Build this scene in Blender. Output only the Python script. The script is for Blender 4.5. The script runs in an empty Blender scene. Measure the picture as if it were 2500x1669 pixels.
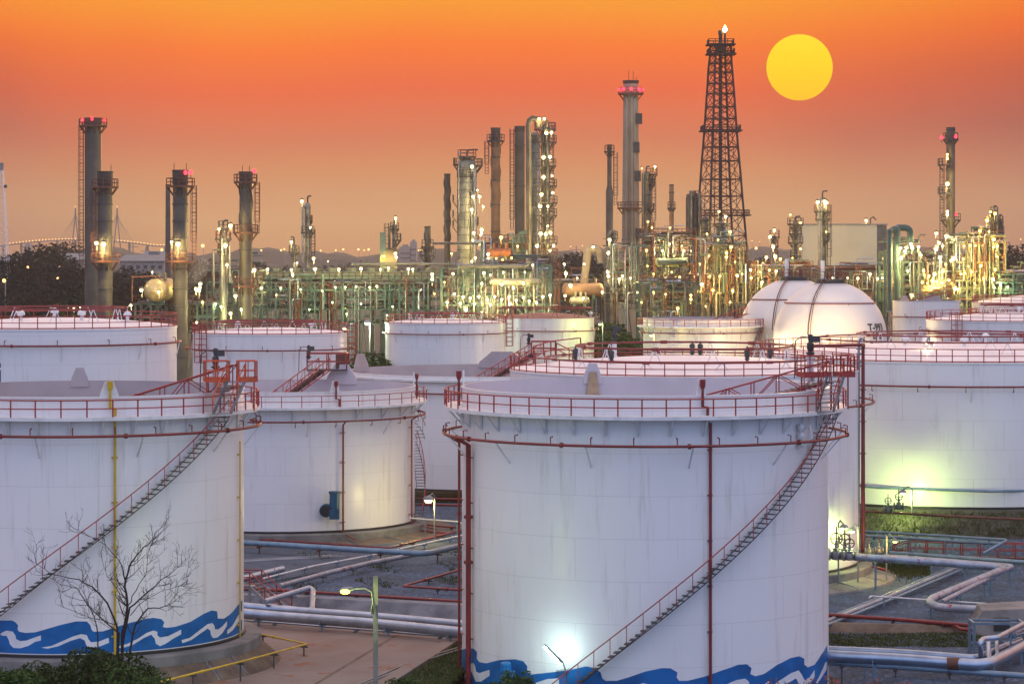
import bpy, bmesh, math, random
from math import sin, cos, pi, radians, sqrt, atan2, asin
from mathutils import Vector, geometry
random.seed(7)
SC = bpy.context.scene
COL = SC.collection

# ------------------------------------------------------------------ camera, sky, sun, exposure
F, CZ, Y0 = 6500.0, 24.5, 610.0          # focal length in photo pixels, eye height, horizon row
cd = bpy.data.cameras.new('camera')
cam = bpy.data.objects.new('camera', cd); COL.objects.link(cam)
cam.location = (0, 0, CZ); cam.rotation_euler = (radians(90), 0, 0)
cd.sensor_width = 36; cd.lens = F/2500*36; cd.shift_y = -(834.5-Y0)/2500
cd.clip_start = 1; cd.clip_end = 40000
SC.camera = cam
SC.view_settings.view_transform = 'Standard'; SC.view_settings.look = 'None'
SC.view_settings.exposure = 0.0; SC.view_settings.gamma = 1
SC.render.engine = 'CYCLES'
SC.cycles.use_denoising = True
SC.cycles.max_bounces = 5; SC.cycles.diffuse_bounces = 3; SC.cycles.glossy_bounces = 2
SC.cycles.volume_bounces = 0; SC.cycles.transparent_max_bounces = 6
SC.cycles.sample_clamp_indirect = 4

def lin(r, g, b):
    f = lambda c: (c/255/12.92 if c/255 <= .04045 else ((c/255+.055)/1.055)**2.4)
    return (f(r), f(g), f(b), 1)

class N:                                   # small node-graph helper
    def __init__(s, tree): s.t = tree; s.L = tree.links
    def n(s, typ, **kw):
        x = s.t.nodes.new(typ)
        for k, v in kw.items(): setattr(x, k, v)
        return x
    def put(s, sock, v):
        if hasattr(v, 'is_linked') or hasattr(v, 'links'): s.L.new(v, sock)
        else: sock.default_value = v
    def m(s, op, a, b=0.0, c=None, clamp=False):
        x = s.n('ShaderNodeMath', operation=op, use_clamp=clamp)
        s.put(x.inputs[0], a); s.put(x.inputs[1], b)
        if c is not None: s.put(x.inputs[2], c)
        return x.outputs[0]
    def ss(s, v, a, b, o0=0.0, o1=1.0):
        x = s.n('ShaderNodeMapRange', interpolation_type='SMOOTHSTEP')
        s.put(x.inputs[0], v)
        for i, q in enumerate((a, b, o0, o1)): s.put(x.inputs[1+i], q)
        return x.outputs[0]
    def mix(s, f, a, b, mode='MIX'):
        x = s.n('ShaderNodeMix', data_type='RGBA', blend_type=mode)
        s.put(x.inputs[0], f); s.put(x.inputs[6], a); s.put(x.inputs[7], b)
        return x.outputs[2]
    def ramp(s, f, stops, interp='LINEAR'):
        x = s.n('ShaderNodeValToRGB'); s.put(x.inputs[0], f)
        e = x.color_ramp.elements; x.color_ramp.interpolation = interp
        e[0].position, e[0].color = stops[0]; e[1].position, e[1].color = stops[-1]
        for p, c in stops[1:-1]:
            q = e.new(p); q.color = c
        return x.outputs[0]
    def noise(s, scale, vec=None, detail=3, rough=.55):
        x = s.n('ShaderNodeTexNoise'); x.inputs['Scale'].default_value = scale
        x.inputs['Detail'].default_value = detail; x.inputs['Roughness'].default_value = rough
        if vec is not None: s.L.new(vec, x.inputs['Vector'])
        return x.outputs['Fac']

SUN_EL, SUN_AZ = math.atan(445/F), math.atan(702/F)
world = bpy.data.worlds.new('World'); SC.world = world; world.use_nodes = True
g = N(world.node_tree); g.t.nodes.clear()
tc = g.n('ShaderNodeTexCoord'); sep = g.n('ShaderNodeSeparateXYZ'); g.L.new(tc.outputs['Generated'], sep.inputs[0])
sx, sy, sz = sep.outputs
wn = g.noise(7.0, tc.outputs['Generated'], 3)
zz = g.m('ADD', sz, g.m('MULTIPLY', g.m('SUBTRACT', wn, .5), .012))
zf = g.m('MULTIPLY', zz, 5.0, clamp=True)      # visible sky: 0 .. 0.47 of this ramp
mid = g.ramp(zf, [(0, lin(214,156,106)), (.06, lin(224,168,112)), (.13, lin(222,152,96)), (.21, lin(222,124,84)), (.30, lin(241,108,62)), (.38, lin(255,124,46)), (.46, lin(255,156,44)), (.56, lin(255,158,62)), (1, lin(252,184,140))])
side = g.ramp(zf, [(0, lin(184,132,106)), (.09, lin(196,140,104)), (.16, lin(188,118,92)), (.24, lin(172,92,78)), (.34, lin(198,88,58)), (.42, lin(240,102,38)), (.47, lin(250,122,38)), (1, lin(245,170,140))])
az = g.m('ARCTAN2', sx, sy)
sfac = g.ss(g.m('ABSOLUTE', g.m('ADD', g.m('ADD', az, .012), g.m('MULTIPLY', g.m('SUBTRACT', wn, .5), .12))), .075, .25)
front = g.mix(sfac, mid, side)
back = g.ramp(g.m('MULTIPLY', sz, 1.0, clamp=True), [(0, (.46,.72,1.32,1)), (.2, (.52,.75,1.28,1)), (.5, (.80,.85,1.18,1)), (.8, (1.15,1.0,1.12,1)), (1, (1.22,1.0,1.05,1))])
after = g.ramp(g.m('MULTIPLY', sz, 1.0, clamp=True), [(0, (1.0,.55,.30,1)), (.3, (1.20,.72,.56,1)), (.6, (1.35,.96,.88,1)), (1, (1.20,1.0,1.05,1))])
high = g.mix(g.ss(sz, .10, .40), front, after)
allsky = g.mix(g.ss(sy, -.12, .45), back, high)
bg1 = g.n('ShaderNodeBackground'); g.L.new(allsky, bg1.inputs[0]); bg1.inputs[1].default_value = 1.0
g.L.new(bg1.outputs[0], g.n('ShaderNodeOutputWorld').inputs[0])

sl = bpy.data.lights.new('sun_light', 'SUN'); sl.energy = .9; sl.angle = radians(1.4); sl.color = (1, .62, .3)
so = bpy.data.objects.new('sun_light', sl); COL.objects.link(so)
so.rotation_euler = Vector((sin(SUN_AZ)*cos(SUN_EL), cos(SUN_AZ)*cos(SUN_EL), sin(SUN_EL))).to_track_quat('Z', 'Y').to_euler()

# ------------------------------------------------------------------ helpers
def W(px, py, D): return Vector(((px-1250)/F*D, D, CZ-(py-Y0)/F*D))
def G(px, py, z=0.0): return W(px, py, (CZ-z)*F/(py-Y0))
def ZP(py, D): return CZ-(py-Y0)/F*D

class MB:
    def __init__(s): s.v = []; s.f = []
    def add(s, vs, fs):
        o = len(s.v); s.v += [tuple(v) for v in vs]; s.f += [tuple(i+o for i in f) for f in fs]; return s
    def box(s, c, d, rz=0.0):
        x, y, z = d[0]/2, d[1]/2, d[2]/2; ca, sa = cos(rz), sin(rz)
        vs = [(c[0]+i*x*ca-j*y*sa, c[1]+i*x*sa+j*y*ca, c[2]+k*z) for k in (-1,1) for i, j in ((-1,-1),(1,-1),(1,1),(-1,1))]
        return s.add(vs, [(3,2,1,0),(4,5,6,7),(0,1,5,4),(1,2,6,5),(2,3,7,6),(3,0,4,7)])
    def beam(s, p, q, w, h=None):
        h = h or w; p, q = Vector(p), Vector(q); d = q-p
        if d.length < 1e-6: return s
        d.normalize(); u = d.cross(Vector((0,0,1)))
        if u.length < .01: u = Vector((1,0,0))
        u.normalize(); t = u.cross(d)
        vs = [e+u*i*w/2+t*j*h/2 for e in (p, q) for i, j in ((-1,-1),(1,-1),(1,1),(-1,1))]
        return s.add(vs, [(3,2,1,0),(4,5,6,7),(0,1,5,4),(1,2,6,5),(2,3,7,6),(3,0,4,7)])
    def tube(s, pts, r, n=6, closed=False, cap=True):
        pts = [Vector(p) for p in pts]; m = len(pts)
        if m < 2: return s
        rr = r if isinstance(r, (list, tuple)) else [r]*m
        vs = []; fs = []; prev = None
        for i in range(m):
            a = pts[i-1] if (i or closed) else pts[i]; b = pts[(i+1) % m] if (i < m-1 or closed) else pts[i]
            d = (b-a)
            if d.length < 1e-9: d = Vector((0,0,1))
            d.normalize()
            if prev is None:
                u = d.cross(Vector((0,0,1)))
                if u.length < .05: u = d.cross(Vector((0,1,0)))
            else: u = prev-d*prev.dot(d)
            if u.length < 1e-6: u = d.orthogonal()
            u.normalize(); prev = u; w = d.cross(u)
            k = 1.0
            if 0 < i < m-1 or closed:
                e1 = (pts[i]-pts[i-1]); e2 = (pts[(i+1) % m]-pts[i])
                if e1.length > 1e-9 and e2.length > 1e-9:
                    cc = max(-1, min(1, e1.normalized().dot(e2.normalized()))); k = min(1.6, 1/max(.5, sqrt((1+cc)/2)))
            for j in range(n):
                t = 2*pi*j/n; vs.append(pts[i]+(u*cos(t)*k+w*sin(t))*rr[i])
        for i in range(m if closed else m-1):
            for j in range(n):
                fs.append((i*n+j, i*n+(j+1) % n, ((i+1) % m)*n+(j+1) % n, ((i+1) % m)*n+j))
        if cap and not closed:
            fs.append(tuple(range(n))[::-1]); fs.append(tuple((m-1)*n+j for j in range(n)))
        return s.add(vs, fs)
    def lathe(s, c, prof, n=32, a0=0.0, a1=2*pi, cap=False):
        full = abs(a1-a0-2*pi) < 1e-6; k = n if full else n+1; vs = []; fs = []
        for r, z in prof:
            for j in range(k):
                t = a0+(a1-a0)*j/n; vs.append((c[0]+r*sin(t), c[1]-r*cos(t), c[2]+z))
        for i in range(len(prof)-1):
            for j in range(n):
                b = (j+1) % k if full else j+1
                fs.append((i*k+j, i*k+b, (i+1)*k+b, (i+1)*k+j))
        if cap:
            fs.append(tuple(range(k))[::-1]); fs.append(tuple((len(prof)-1)*k+j for j in range(k)))
        return s.add(vs, fs)
    def ball(s, c, r, n=8, sz=1.0):
        m = max(3, n//2)
        return s.lathe(c, [(max(1e-3, r*sin(pi*i/m)), -r*sz*cos(pi*i/m)) for i in range(m+1)], n)
    def rail(s, pts, h=1.05, r=.03, mid=True, step=1, toe=False, closed=False):
        pts = [Vector(p) for p in pts]; up = Vector((0,0,h))
        s.tube([p+up for p in pts], r, 5, closed)
        if mid: s.tube([p+up*.5 for p in pts], r*.8, 4, closed)
        if toe: s.tube([p+Vector((0,0,.08)) for p in pts], r*1.1, 4, closed)
        for p in pts[::step]: s.tube([p, p+up], r*1.05, 4)
        return s
    def build(s, name, mat, parent=None, smooth=35, loc=None):
        me = bpy.data.meshes.new(name)
        o = Vector((0,0,0))
        if parent is not None: o = Vector(parent['o'])
        elif loc is not None: o = Vector(loc)
        me.from_pydata([(v[0]-o.x, v[1]-o.y, v[2]-o.z) for v in s.v], [], s.f)
        me.materials.append(mat)
        if smooth:
            me.polygons.foreach_set('use_smooth', [True]*len(me.polygons))
            try: me.set_sharp_from_angle(angle=radians(smooth))
            except Exception: pass
        me.update()
        ob = bpy.data.objects.new(name, me); COL.objects.link(ob)
        ob['o'] = (o.x, o.y, o.z)
        if parent is not None: ob.parent = parent
        else: ob.location = o
        return ob

def tag(o, label, cat, group=None, kind=None):
    if label: o['label'] = label
    if cat: o['category'] = cat
    if group: o['group'] = group
    if kind: o['kind'] = kind
    return o
def thing(name, label, cat, loc, group=None):
    o = bpy.data.objects.new(name, None); COL.objects.link(o); o.empty_display_size = .5
    o.location = loc; o['o'] = tuple(loc)
    return tag(o, label, cat, group)
def dup(root, loc, label=None, group=None, rz=0.0, sc=1.0):
    r = root.copy(); COL.objects.link(r); r.location = loc; r.rotation_euler = (0,0,rz); r.scale = (sc,)*3
    if label: r['label'] = label
    if group: r['group'] = group
    for ch in list(root.children):
        c = ch.copy(); COL.objects.link(c); c.parent = r
        for gch in ch.children:
            d = gch.copy(); COL.objects.link(d); d.parent = c
    return r
def struct(o): o['kind'] = 'structure'; return o
ORD = ['highest', 'second highest', 'third highest', 'fourth highest', 'fifth highest', 'sixth highest', 'seventh highest', 'eighth highest', 'ninth highest', 'tenth highest', 'eleventh highest', 'twelfth highest']
ORL = ['first', 'second', 'third', 'fourth', 'fifth', 'sixth', 'seventh', 'eighth', 'ninth', 'tenth', 'eleventh', 'twelfth', 'thirteenth', 'fourteenth', 'fifteenth', 'sixteenth', 'seventeenth', 'eighteenth', 'nineteenth', 'twentieth']
def orl(i): return ORL[i] if i < 20 else ('twenty-' + ORL[i-20] if i < 29 else ('thirtieth' if i == 29 else 'thirty-' + ORL[i-30]))

# ------------------------------------------------------------------ materials
MATS = {}
def mat(name, col, rough=.55, metal=0.0, var=.18, scale=1.2, bump=0.0, bscale=8.0, col2=None, rust=None, spec=.5):
    m = bpy.data.materials.new(name); m.use_nodes = True; g = N(m.node_tree)
    b = g.t.nodes['Principled BSDF']; c = (*col, 1)
    tc = g.n('ShaderNodeTexCoord').outputs['Object']
    f = g.noise(scale, tc, 4)
    c2 = (*col2, 1) if col2 else tuple(max(0, x*(1-var*1.6)) for x in col)+(1,)
    out = g.mix(g.ss(f, .35, .68), c, c2)
    if rust:
        rf = g.noise(rust[0], tc, 5, .7)
        out = g.mix(g.ss(rf, rust[1], rust[1]+.06), out, (*rust[2], 1))
    g.L.new(out, b.inputs['Base Color'])
    b.inputs['Roughness'].default_value = rough; b.inputs['Metallic'].default_value = metal
    b.inputs['Specular IOR Level'].default_value = spec
    if bump:
        bp = g.n('ShaderNodeBump'); bp.inputs['Strength'].default_value = bump; bp.inputs['Distance'].default_value = .1
        g.L.new(g.noise(bscale, tc, 4), bp.inputs['Height']); g.L.new(bp.outputs[0], b.inputs['Normal'])
    MATS[name] = m; return m
def emit(name, col, st):
    m = bpy.data.materials.new(name); m.use_nodes = True; g = N(m.node_tree); g.t.nodes.clear()
    e = g.n('ShaderNodeEmission'); e.inputs[0].default_value = (*col, 1); e.inputs[1].default_value = st
    g.L.new(e.outputs[0], g.n('ShaderNodeOutputMaterial').inputs[0]); return m

def tank_paint(name, col=(.79,.765,.75), stain=.62, streak=(.42,.36,.30), seam=.5, rough=.33):
    m = bpy.data.materials.new(name); m.use_nodes = True; g = N(m.node_tree); b = g.t.nodes['Principled BSDF']
    tc = g.n('ShaderNodeTexCoord').outputs['Object']; sp = g.n('ShaderNodeSeparateXYZ'); g.L.new(tc, sp.inputs[0])
    ang = g.m('MULTIPLY', g.m('ARCTAN2', sp.outputs[0], sp.outputs[1]), 11.0)
    cv = g.n('ShaderNodeCombineXYZ'); g.L.new(ang, cv.inputs[0]); g.L.new(sp.outputs[2], cv.inputs[1])
    br = g.n('ShaderNodeTexBrick'); g.L.new(cv.outputs[0], br.inputs['Vector'])
    br.inputs['Scale'].default_value = 1; br.inputs['Brick Width'].default_value = 7.5; br.inputs['Row Height'].default_value = 2.35
    br.inputs['Mortar Size'].default_value = .016; br.inputs['Mortar Smooth'].default_value = .6
    br.inputs['Color1'].default_value = (1,1,1,1); br.inputs['Color2'].default_value = (.972,.972,.975,1); br.inputs['Mortar'].default_value = (1-seam*.5,)*3+(1,)
    cs = g.n('ShaderNodeCombineXYZ'); g.L.new(g.m('MULTIPLY', ang, 1.5), cs.inputs[0]); g.L.new(g.m('MULTIPLY', sp.outputs[2], .12), cs.inputs[1])
    st = g.noise(1.0, cs.outputs[0], 6, .65)
    bl = g.noise(.23, tc, 4)
    base = g.mix(g.m('MULTIPLY', g.ss(st, .52, .8), stain), (*col, 1), (*streak, 1))
    base = g.mix(g.m('MULTIPLY', g.ss(bl, .45, .75), .10), base, (.5,.5,.52,1))
    base = g.mix(1.0, base, br.outputs['Color'], 'MULTIPLY')
    g.L.new(base, b.inputs['Base Color'])
    g.L.new(g.m('ADD', g.m('MULTIPLY', bl, .22), rough-.1), b.inputs['Roughness'])
    bp = g.n('ShaderNodeBump'); bp.inputs['Strength'].default_value = .25; bp.inputs['Distance'].default_value = .05
    g.L.new(g.m('ADD', g.m('MULTIPLY', br.outputs['Fac'], -.4), g.m('MULTIPLY', bl, .6)), bp.inputs['Height']); g.L.new(bp.outputs[0], b.inputs['Normal'])
    MATS[name] = m; return m

M_TANK = tank_paint('tank_white')
M_TANKD = tank_paint('tank_weathered', (.74,.71,.68), .55, (.32,.24,.17), .6)
M_ROOF = mat('roof_white', (.84,.80,.81), .5, var=.1, scale=.25, bump=.1, bscale=.6)
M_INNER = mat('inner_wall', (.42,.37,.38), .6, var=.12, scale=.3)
M_RUSTROOF = mat('rusty_roof', (.24,.09,.06), .8, col2=(.33,.16,.11), scale=.5)
M_WHITE = mat('white_paint', (.76,.75,.74), .5, var=.12)
M_RED = mat('red_paint', (.36,.030,.022), .45, var=.2, col2=(.25,.03,.03))
M_ORANGE = mat('orange_paint', (.62,.10,.03), .5, var=.2)
M_PIPE = mat('dark_red_pipe', (.21,.018,.020), .4, var=.2)
M_TREAD = mat('tread_steel', (.035,.034,.036), .6)
M_GREY = mat('galvanised', (.28,.29,.30), .45, metal=.4, var=.2)
M_BLACK = mat('black_paint', (.015,.015,.017), .5)
M_BLUE = mat('wave_blue', (.003,.135,.41), .5, var=.22, scale=.8, spec=.25)
M_SWIRL = mat('wave_white', (.74,.74,.76), .4, var=.08)
M_YELLOW = mat('yellow_paint', (.60,.40,.015), .45, var=.15)
M_TEAL = mat('teal_motor', (.008,.085,.15), .4)
M_CYAN = mat('blue_motor', (.01,.20,.52), .35)
M_CONC = mat('concrete', (.21,.205,.20), .85, var=.3, scale=.6, bump=.3, bscale=3, col2=(.13,.128,.125))
M_CONCP = mat('pink_concrete', (.225,.185,.17), .85, scale=.22, col2=(.185,.135,.115), bump=.2, bscale=2, rust=(.35,.58,(.22,.095,.055)))
M_BUND = mat('bund_concrete', (.20,.22,.26), .9, scale=.7, col2=(.11,.125,.155), bump=.4, bscale=2)
M_EARTH = mat('pad_earth', (.15,.115,.085), .9, scale=.8, col2=(.085,.06,.045), bump=.3, bscale=2)
M_CLAD = mat('pipe_cladding', (.38,.47,.60), .32, metal=.85, var=.15, scale=.8)
M_CLADR = mat('peeling_pipe', (.34,.39,.46), .42, metal=.45, scale=1.0, rust=(2.2,.57,(.26,.05,.05)))
M_CLADB = mat('blue_grey_pipe', (.17,.26,.34), .38, metal=.3, var=.15)
M_STACK = mat('stack_steel', (.095,.084,.071), .55, metal=.2, var=.25, scale=.35, col2=(.058,.050,.043))
M_STACKD = mat('sooty_stack', (.075,.058,.052), .7, var=.3, scale=.4)
M_STACKB = mat('brown_stack', (.20,.115,.075), .7, var=.3, scale=.3, col2=(.10,.055,.04))
M_STACKC = mat('stack_concrete', (.34,.275,.20), .85, scale=.12, col2=(.23,.185,.14))
M_COLM = mat('column_cladding', (.20,.20,.175), .42, metal=.35, var=.3, scale=.5)
M_GREEN = mat('green_steel', (.05,.11,.10), .5, var=.25, scale=.5)
M_GREENL = mat('pale_green_steel', (.13,.19,.15), .5, var=.25, scale=.5)
M_DARKST = mat('dark_steel', (.05,.052,.054), .55, var=.25)
M_RUSTST = mat('rust_steel', (.16,.055,.035), .65, var=.3)
M_FLARE = mat('flare_steel', (.055,.020,.020), .6, var=.25, scale=.2)
M_BEIGE = mat('beige_sheet', (.74,.64,.40), .6, var=.06, scale=.15)
M_BARK = mat('bark', (.034,.025,.023), .95, var=.3, scale=6)
M_BRICK = mat('far_wall', (.33,.30,.28), .8)
M_FARROOF = mat('far_roof', (.20,.21,.22), .7)
L_W = emit('lamp_glow', (1, .80, .42), 22)
L_Y = emit('lamp_yellow', (1, .66, .16), 16)
L_G = emit('lamp_green_white', (.80, 1, .48), 16)
L_R = emit('beacon_red', (1, .03, .05), 6)
L_FAR = emit('far_lamp', (1, .55, .18), 3.5)
def point(name, parent, p, col, watts, r=.12):
    l = bpy.data.lights.new(name, 'POINT'); l.energy = watts; l.color = col; l.shadow_soft_size = r
    o = bpy.data.objects.new(name, l); COL.objects.link(o); b = Vector(parent['o']) if 'o' in parent else Vector((0,0,0))
    o.location = Vector(p)-b; o.parent = parent; return o
# ------------------------------------------------------------------ storage tanks
def on(c, t, r, z): return Vector((c[0]+r*sin(t), c[1]-r*cos(t), z))
def arc(c, r, z, a0, a1, n): return [on(c, a0+(a1-a0)*i/n, r, z) for i in range(n+1)]
D2R = pi/180

def cylhit(px, py, cx, cy, R):
    dx = (px-1250)/F; a = dx*dx+1; b = -2*(dx*cx+cy); c = cx*cx+cy*cy-R*R
    q = b*b-4*a*c; t = (-b-sqrt(max(0, q)))/(2*a)
    return atan2(dx*t-cx, cy-t), CZ-(py-Y0)/F*t

def wrap_poly(poly, cx, cy, R, zmin, name, m, parent, off):
    uv = [cylhit(x, y, cx, cy, R) for x, y in poly]
    uv = [Vector((t*R, max(z, zmin), 0)) for t, z in uv]
    bm = bmesh.new(); vs = [bm.verts.new(v) for v in uv]
    for tri in geometry.tessellate_polygon([uv]):
        try: bm.faces.new([vs[i] for i in tri])
        except ValueError: pass
    u0, u1 = min(v.x for v in uv), max(v.x for v in uv); u = u0+.35
    while u < u1:
        bmesh.ops.bisect_plane(bm, geom=bm.verts[:]+bm.edges[:]+bm.faces[:], plane_co=(u,0,0), plane_no=(1,0,0)); u += .35
    mb = MB(); bm.verts.ensure_lookup_table(); bm.verts.index_update()
    mb.v = [tuple(on((cx, cy), v.co.x/R, R+off, v.co.y)) for v in bm.verts]
    for f in bm.faces:
        ix = [v.index for v in f.verts]
        if f.normal.z < 0: ix.reverse()
        mb.f.append(tuple(ix))
    bm.free()
    return mb.build(name, m, parent)

def foam(root, c, R, t, zr, h=1.9, w=1.5, red=True, plate=True, drop=0.0, mats=None):
    """foam chamber on the rim: splash plate standing on the shell edge, chamber and its pipe"""
    m = mats or M_PIPE; k = w/R/2
    fp = None
    if plate:
        mb = MB(); q = []
        for (a, z) in ((-k, zr-.3), (k, zr-.3), (k*.9, zr+h*.25), (k*.42, zr+h), (-k*.42, zr+h), (-k*.9, zr+h*.25)):
            q.append((a, z))
        vs = [on(c, t+a, R-.02, z) for a, z in q]+[on(c, t+a, R-.12, z) for a, z in q]
        mb.add(vs, [tuple(range(6)), tuple(range(11, 5, -1))]+[(i, i+6, (i+1) % 6+6, (i+1) % 6) for i in range(6)])
        fp = mb.build('splash_plate', M_WHITE if red else (mats or M_INNER), root)  # back plates borrow the inner wall grey: their shade is put into the colour
    if red:
        mb = MB(); p = on(c, t, R+.2, zr)
        mb.lathe((p.x, p.y, zr+h*.42), [(.05,0),(.11,.08),(.16,.25),(.16,.56),(.05,.58)], 8)
        mb.tube([p+Vector((0,0,h*.45)), p+Vector((0,0,-.5)), on(c, t+.28/R, R+.22, zr-.55), on(c, t+.28/R, R+.22, zr-1.4-drop)], .07, 6)
        mb.build('foam_chamber', m, root)
    return fp

def spiral(root, c, R, t0, t1, z0, z1, w=.75, step=.235, wall=.14, side=1):
    n = max(4, int(abs(z1-z0)/step)); tr = MB(); hr = MB(); r0, r1 = R+wall, R+wall+w
    f = lambda i: (t0+(t1-t0)*i/n, z0+(z1-z0)*i/n)
    sg = 1 if t1 > t0 else -1
    for i in range(n+1):
        t, z = f(i); h = .14/R*sg
        vs = [on(c, t+a, r, z+dz) for dz in (0, -.035) for a, r in ((-h, r0), (h, r0), (h, r1), (-h, r1))]
        tr.add(vs, [(0,1,2,3),(7,6,5,4),(0,4,5,1),(1,5,6,2),(2,6,7,3),(3,7,4,0)])
        if i % 4 == 0: tr.beam(on(c, t, R-.02, z-.12), on(c, t, r0+.05, z-.12), .05)
    tr.tube([on(c, f(i)[0], r1, f(i)[1]-.14) for i in range(n+1)], .03, 4)
    tr.tube([on(c, f(i)[0], r0, f(i)[1]-.14) for i in range(n+1)], .025, 4)
    ob = tr.build('staircase', M_TREAD, root)
    pts = [on(c, f(i)[0], r1+.03, f(i)[1]) for i in range(n+1)]
    up = Vector((0,0,1.0))
    hr.tube([p+up for p in pts], .035, 5)
    for p in pts[::3]: hr.tube([p-Vector((0,0,.1)), p+up], .022, 4)
    b = hr.build('handrail', M_RED, root); b.parent = ob
    return ob

def cage_box(mb, c, dx, dy, h, rz=0.0, r=.04):
    ca, sa = cos(rz), sin(rz)
    q = [Vector((c[0]+i*dx/2*ca-j*dy/2*sa, c[1]+i*dx/2*sa+j*dy/2*ca, c[2])) for i, j in ((-1,-1),(1,-1),(1,1),(-1,1))]
    for i in range(4):
        a, b = q[i], q[(i+1) % 4]; m = (a+b)/2
        mb.rail([a, m, b], h, r)
    return q

def gauge(root, p, h=2.4):
    mb = MB(); mb.lathe(p, [(.26,0),(.26,.15),(.2,.16),(.2,h*.5),(.3,h*.52),(.3,h*.56),(.1,h*.57)], 10)
    gp = mb.build('gauge_pipe', M_WHITE, root)
    mb = MB(); mb.lathe((p[0], p[1], p[2]+h*.57), [(.1,0),(.14,.1),(.26,.16),(.26,.24),(.12,.3),(.2,.45),(.2,.75),(.1,.85),(.14,1.0),(.14,1.25),(.02,1.3)], 10)
    mb.box((p[0]+.28, p[1], p[2]+h*.57+1.0), (.5,.3,.36)); mb.tube([(p[0]-.1,p[1],p[2]+h*.57+1.1),(p[0]-.5,p[1],p[2]+h*.57+1.15),(p[0]-.85,p[1],p[2]+h*.57+.9),(p[0]-.9,p[1],p[2]+.2)], .035, 5)
    mb.build('gauge_head', M_DARKST, root)

def rolling_ladder(root, a, b, w=.8, h=1.0, name='rolling_ladder'):
    """red truss ladder running from the rim platform a down to the floating roof b"""
    a, b = Vector(a), Vector(b); d = (b-a); s = Vector((-d.y, d.x, 0)).normalized()*w/2; n = max(5, int(d.length/1.5))
    mb = MB(); tr = MB(); up = Vector((0,0,h))
    for k in (-1, 1):
        mb.tube([a+s*k, b+s*k], .06, 5); mb.tube([a+s*k+up, b+s*k+up*.9], .055, 5)
        for i in range(n+1):
            p = a+d*i/n+s*k; mb.tube([p, p+up*(1-.1*i/n)], .035, 4)
            if i < n:
                q = a+d*(i+1)/n+s*k; mb.tube(([p, q+up] if i % 2 else [p+up, q]), .03, 4)
    m = int(d.length/.32)
    for i in range(m+1):
        p = a+d*i/m; tr.box(p+Vector((0,0,.05)), (abs(s.y)*2+.25, abs(s.x)*2+.25, .04))
    o = mb.build(name, M_RED, root); t = tr.build('ladder_tread', M_TREAD, root); t.parent = o
    return o

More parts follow.
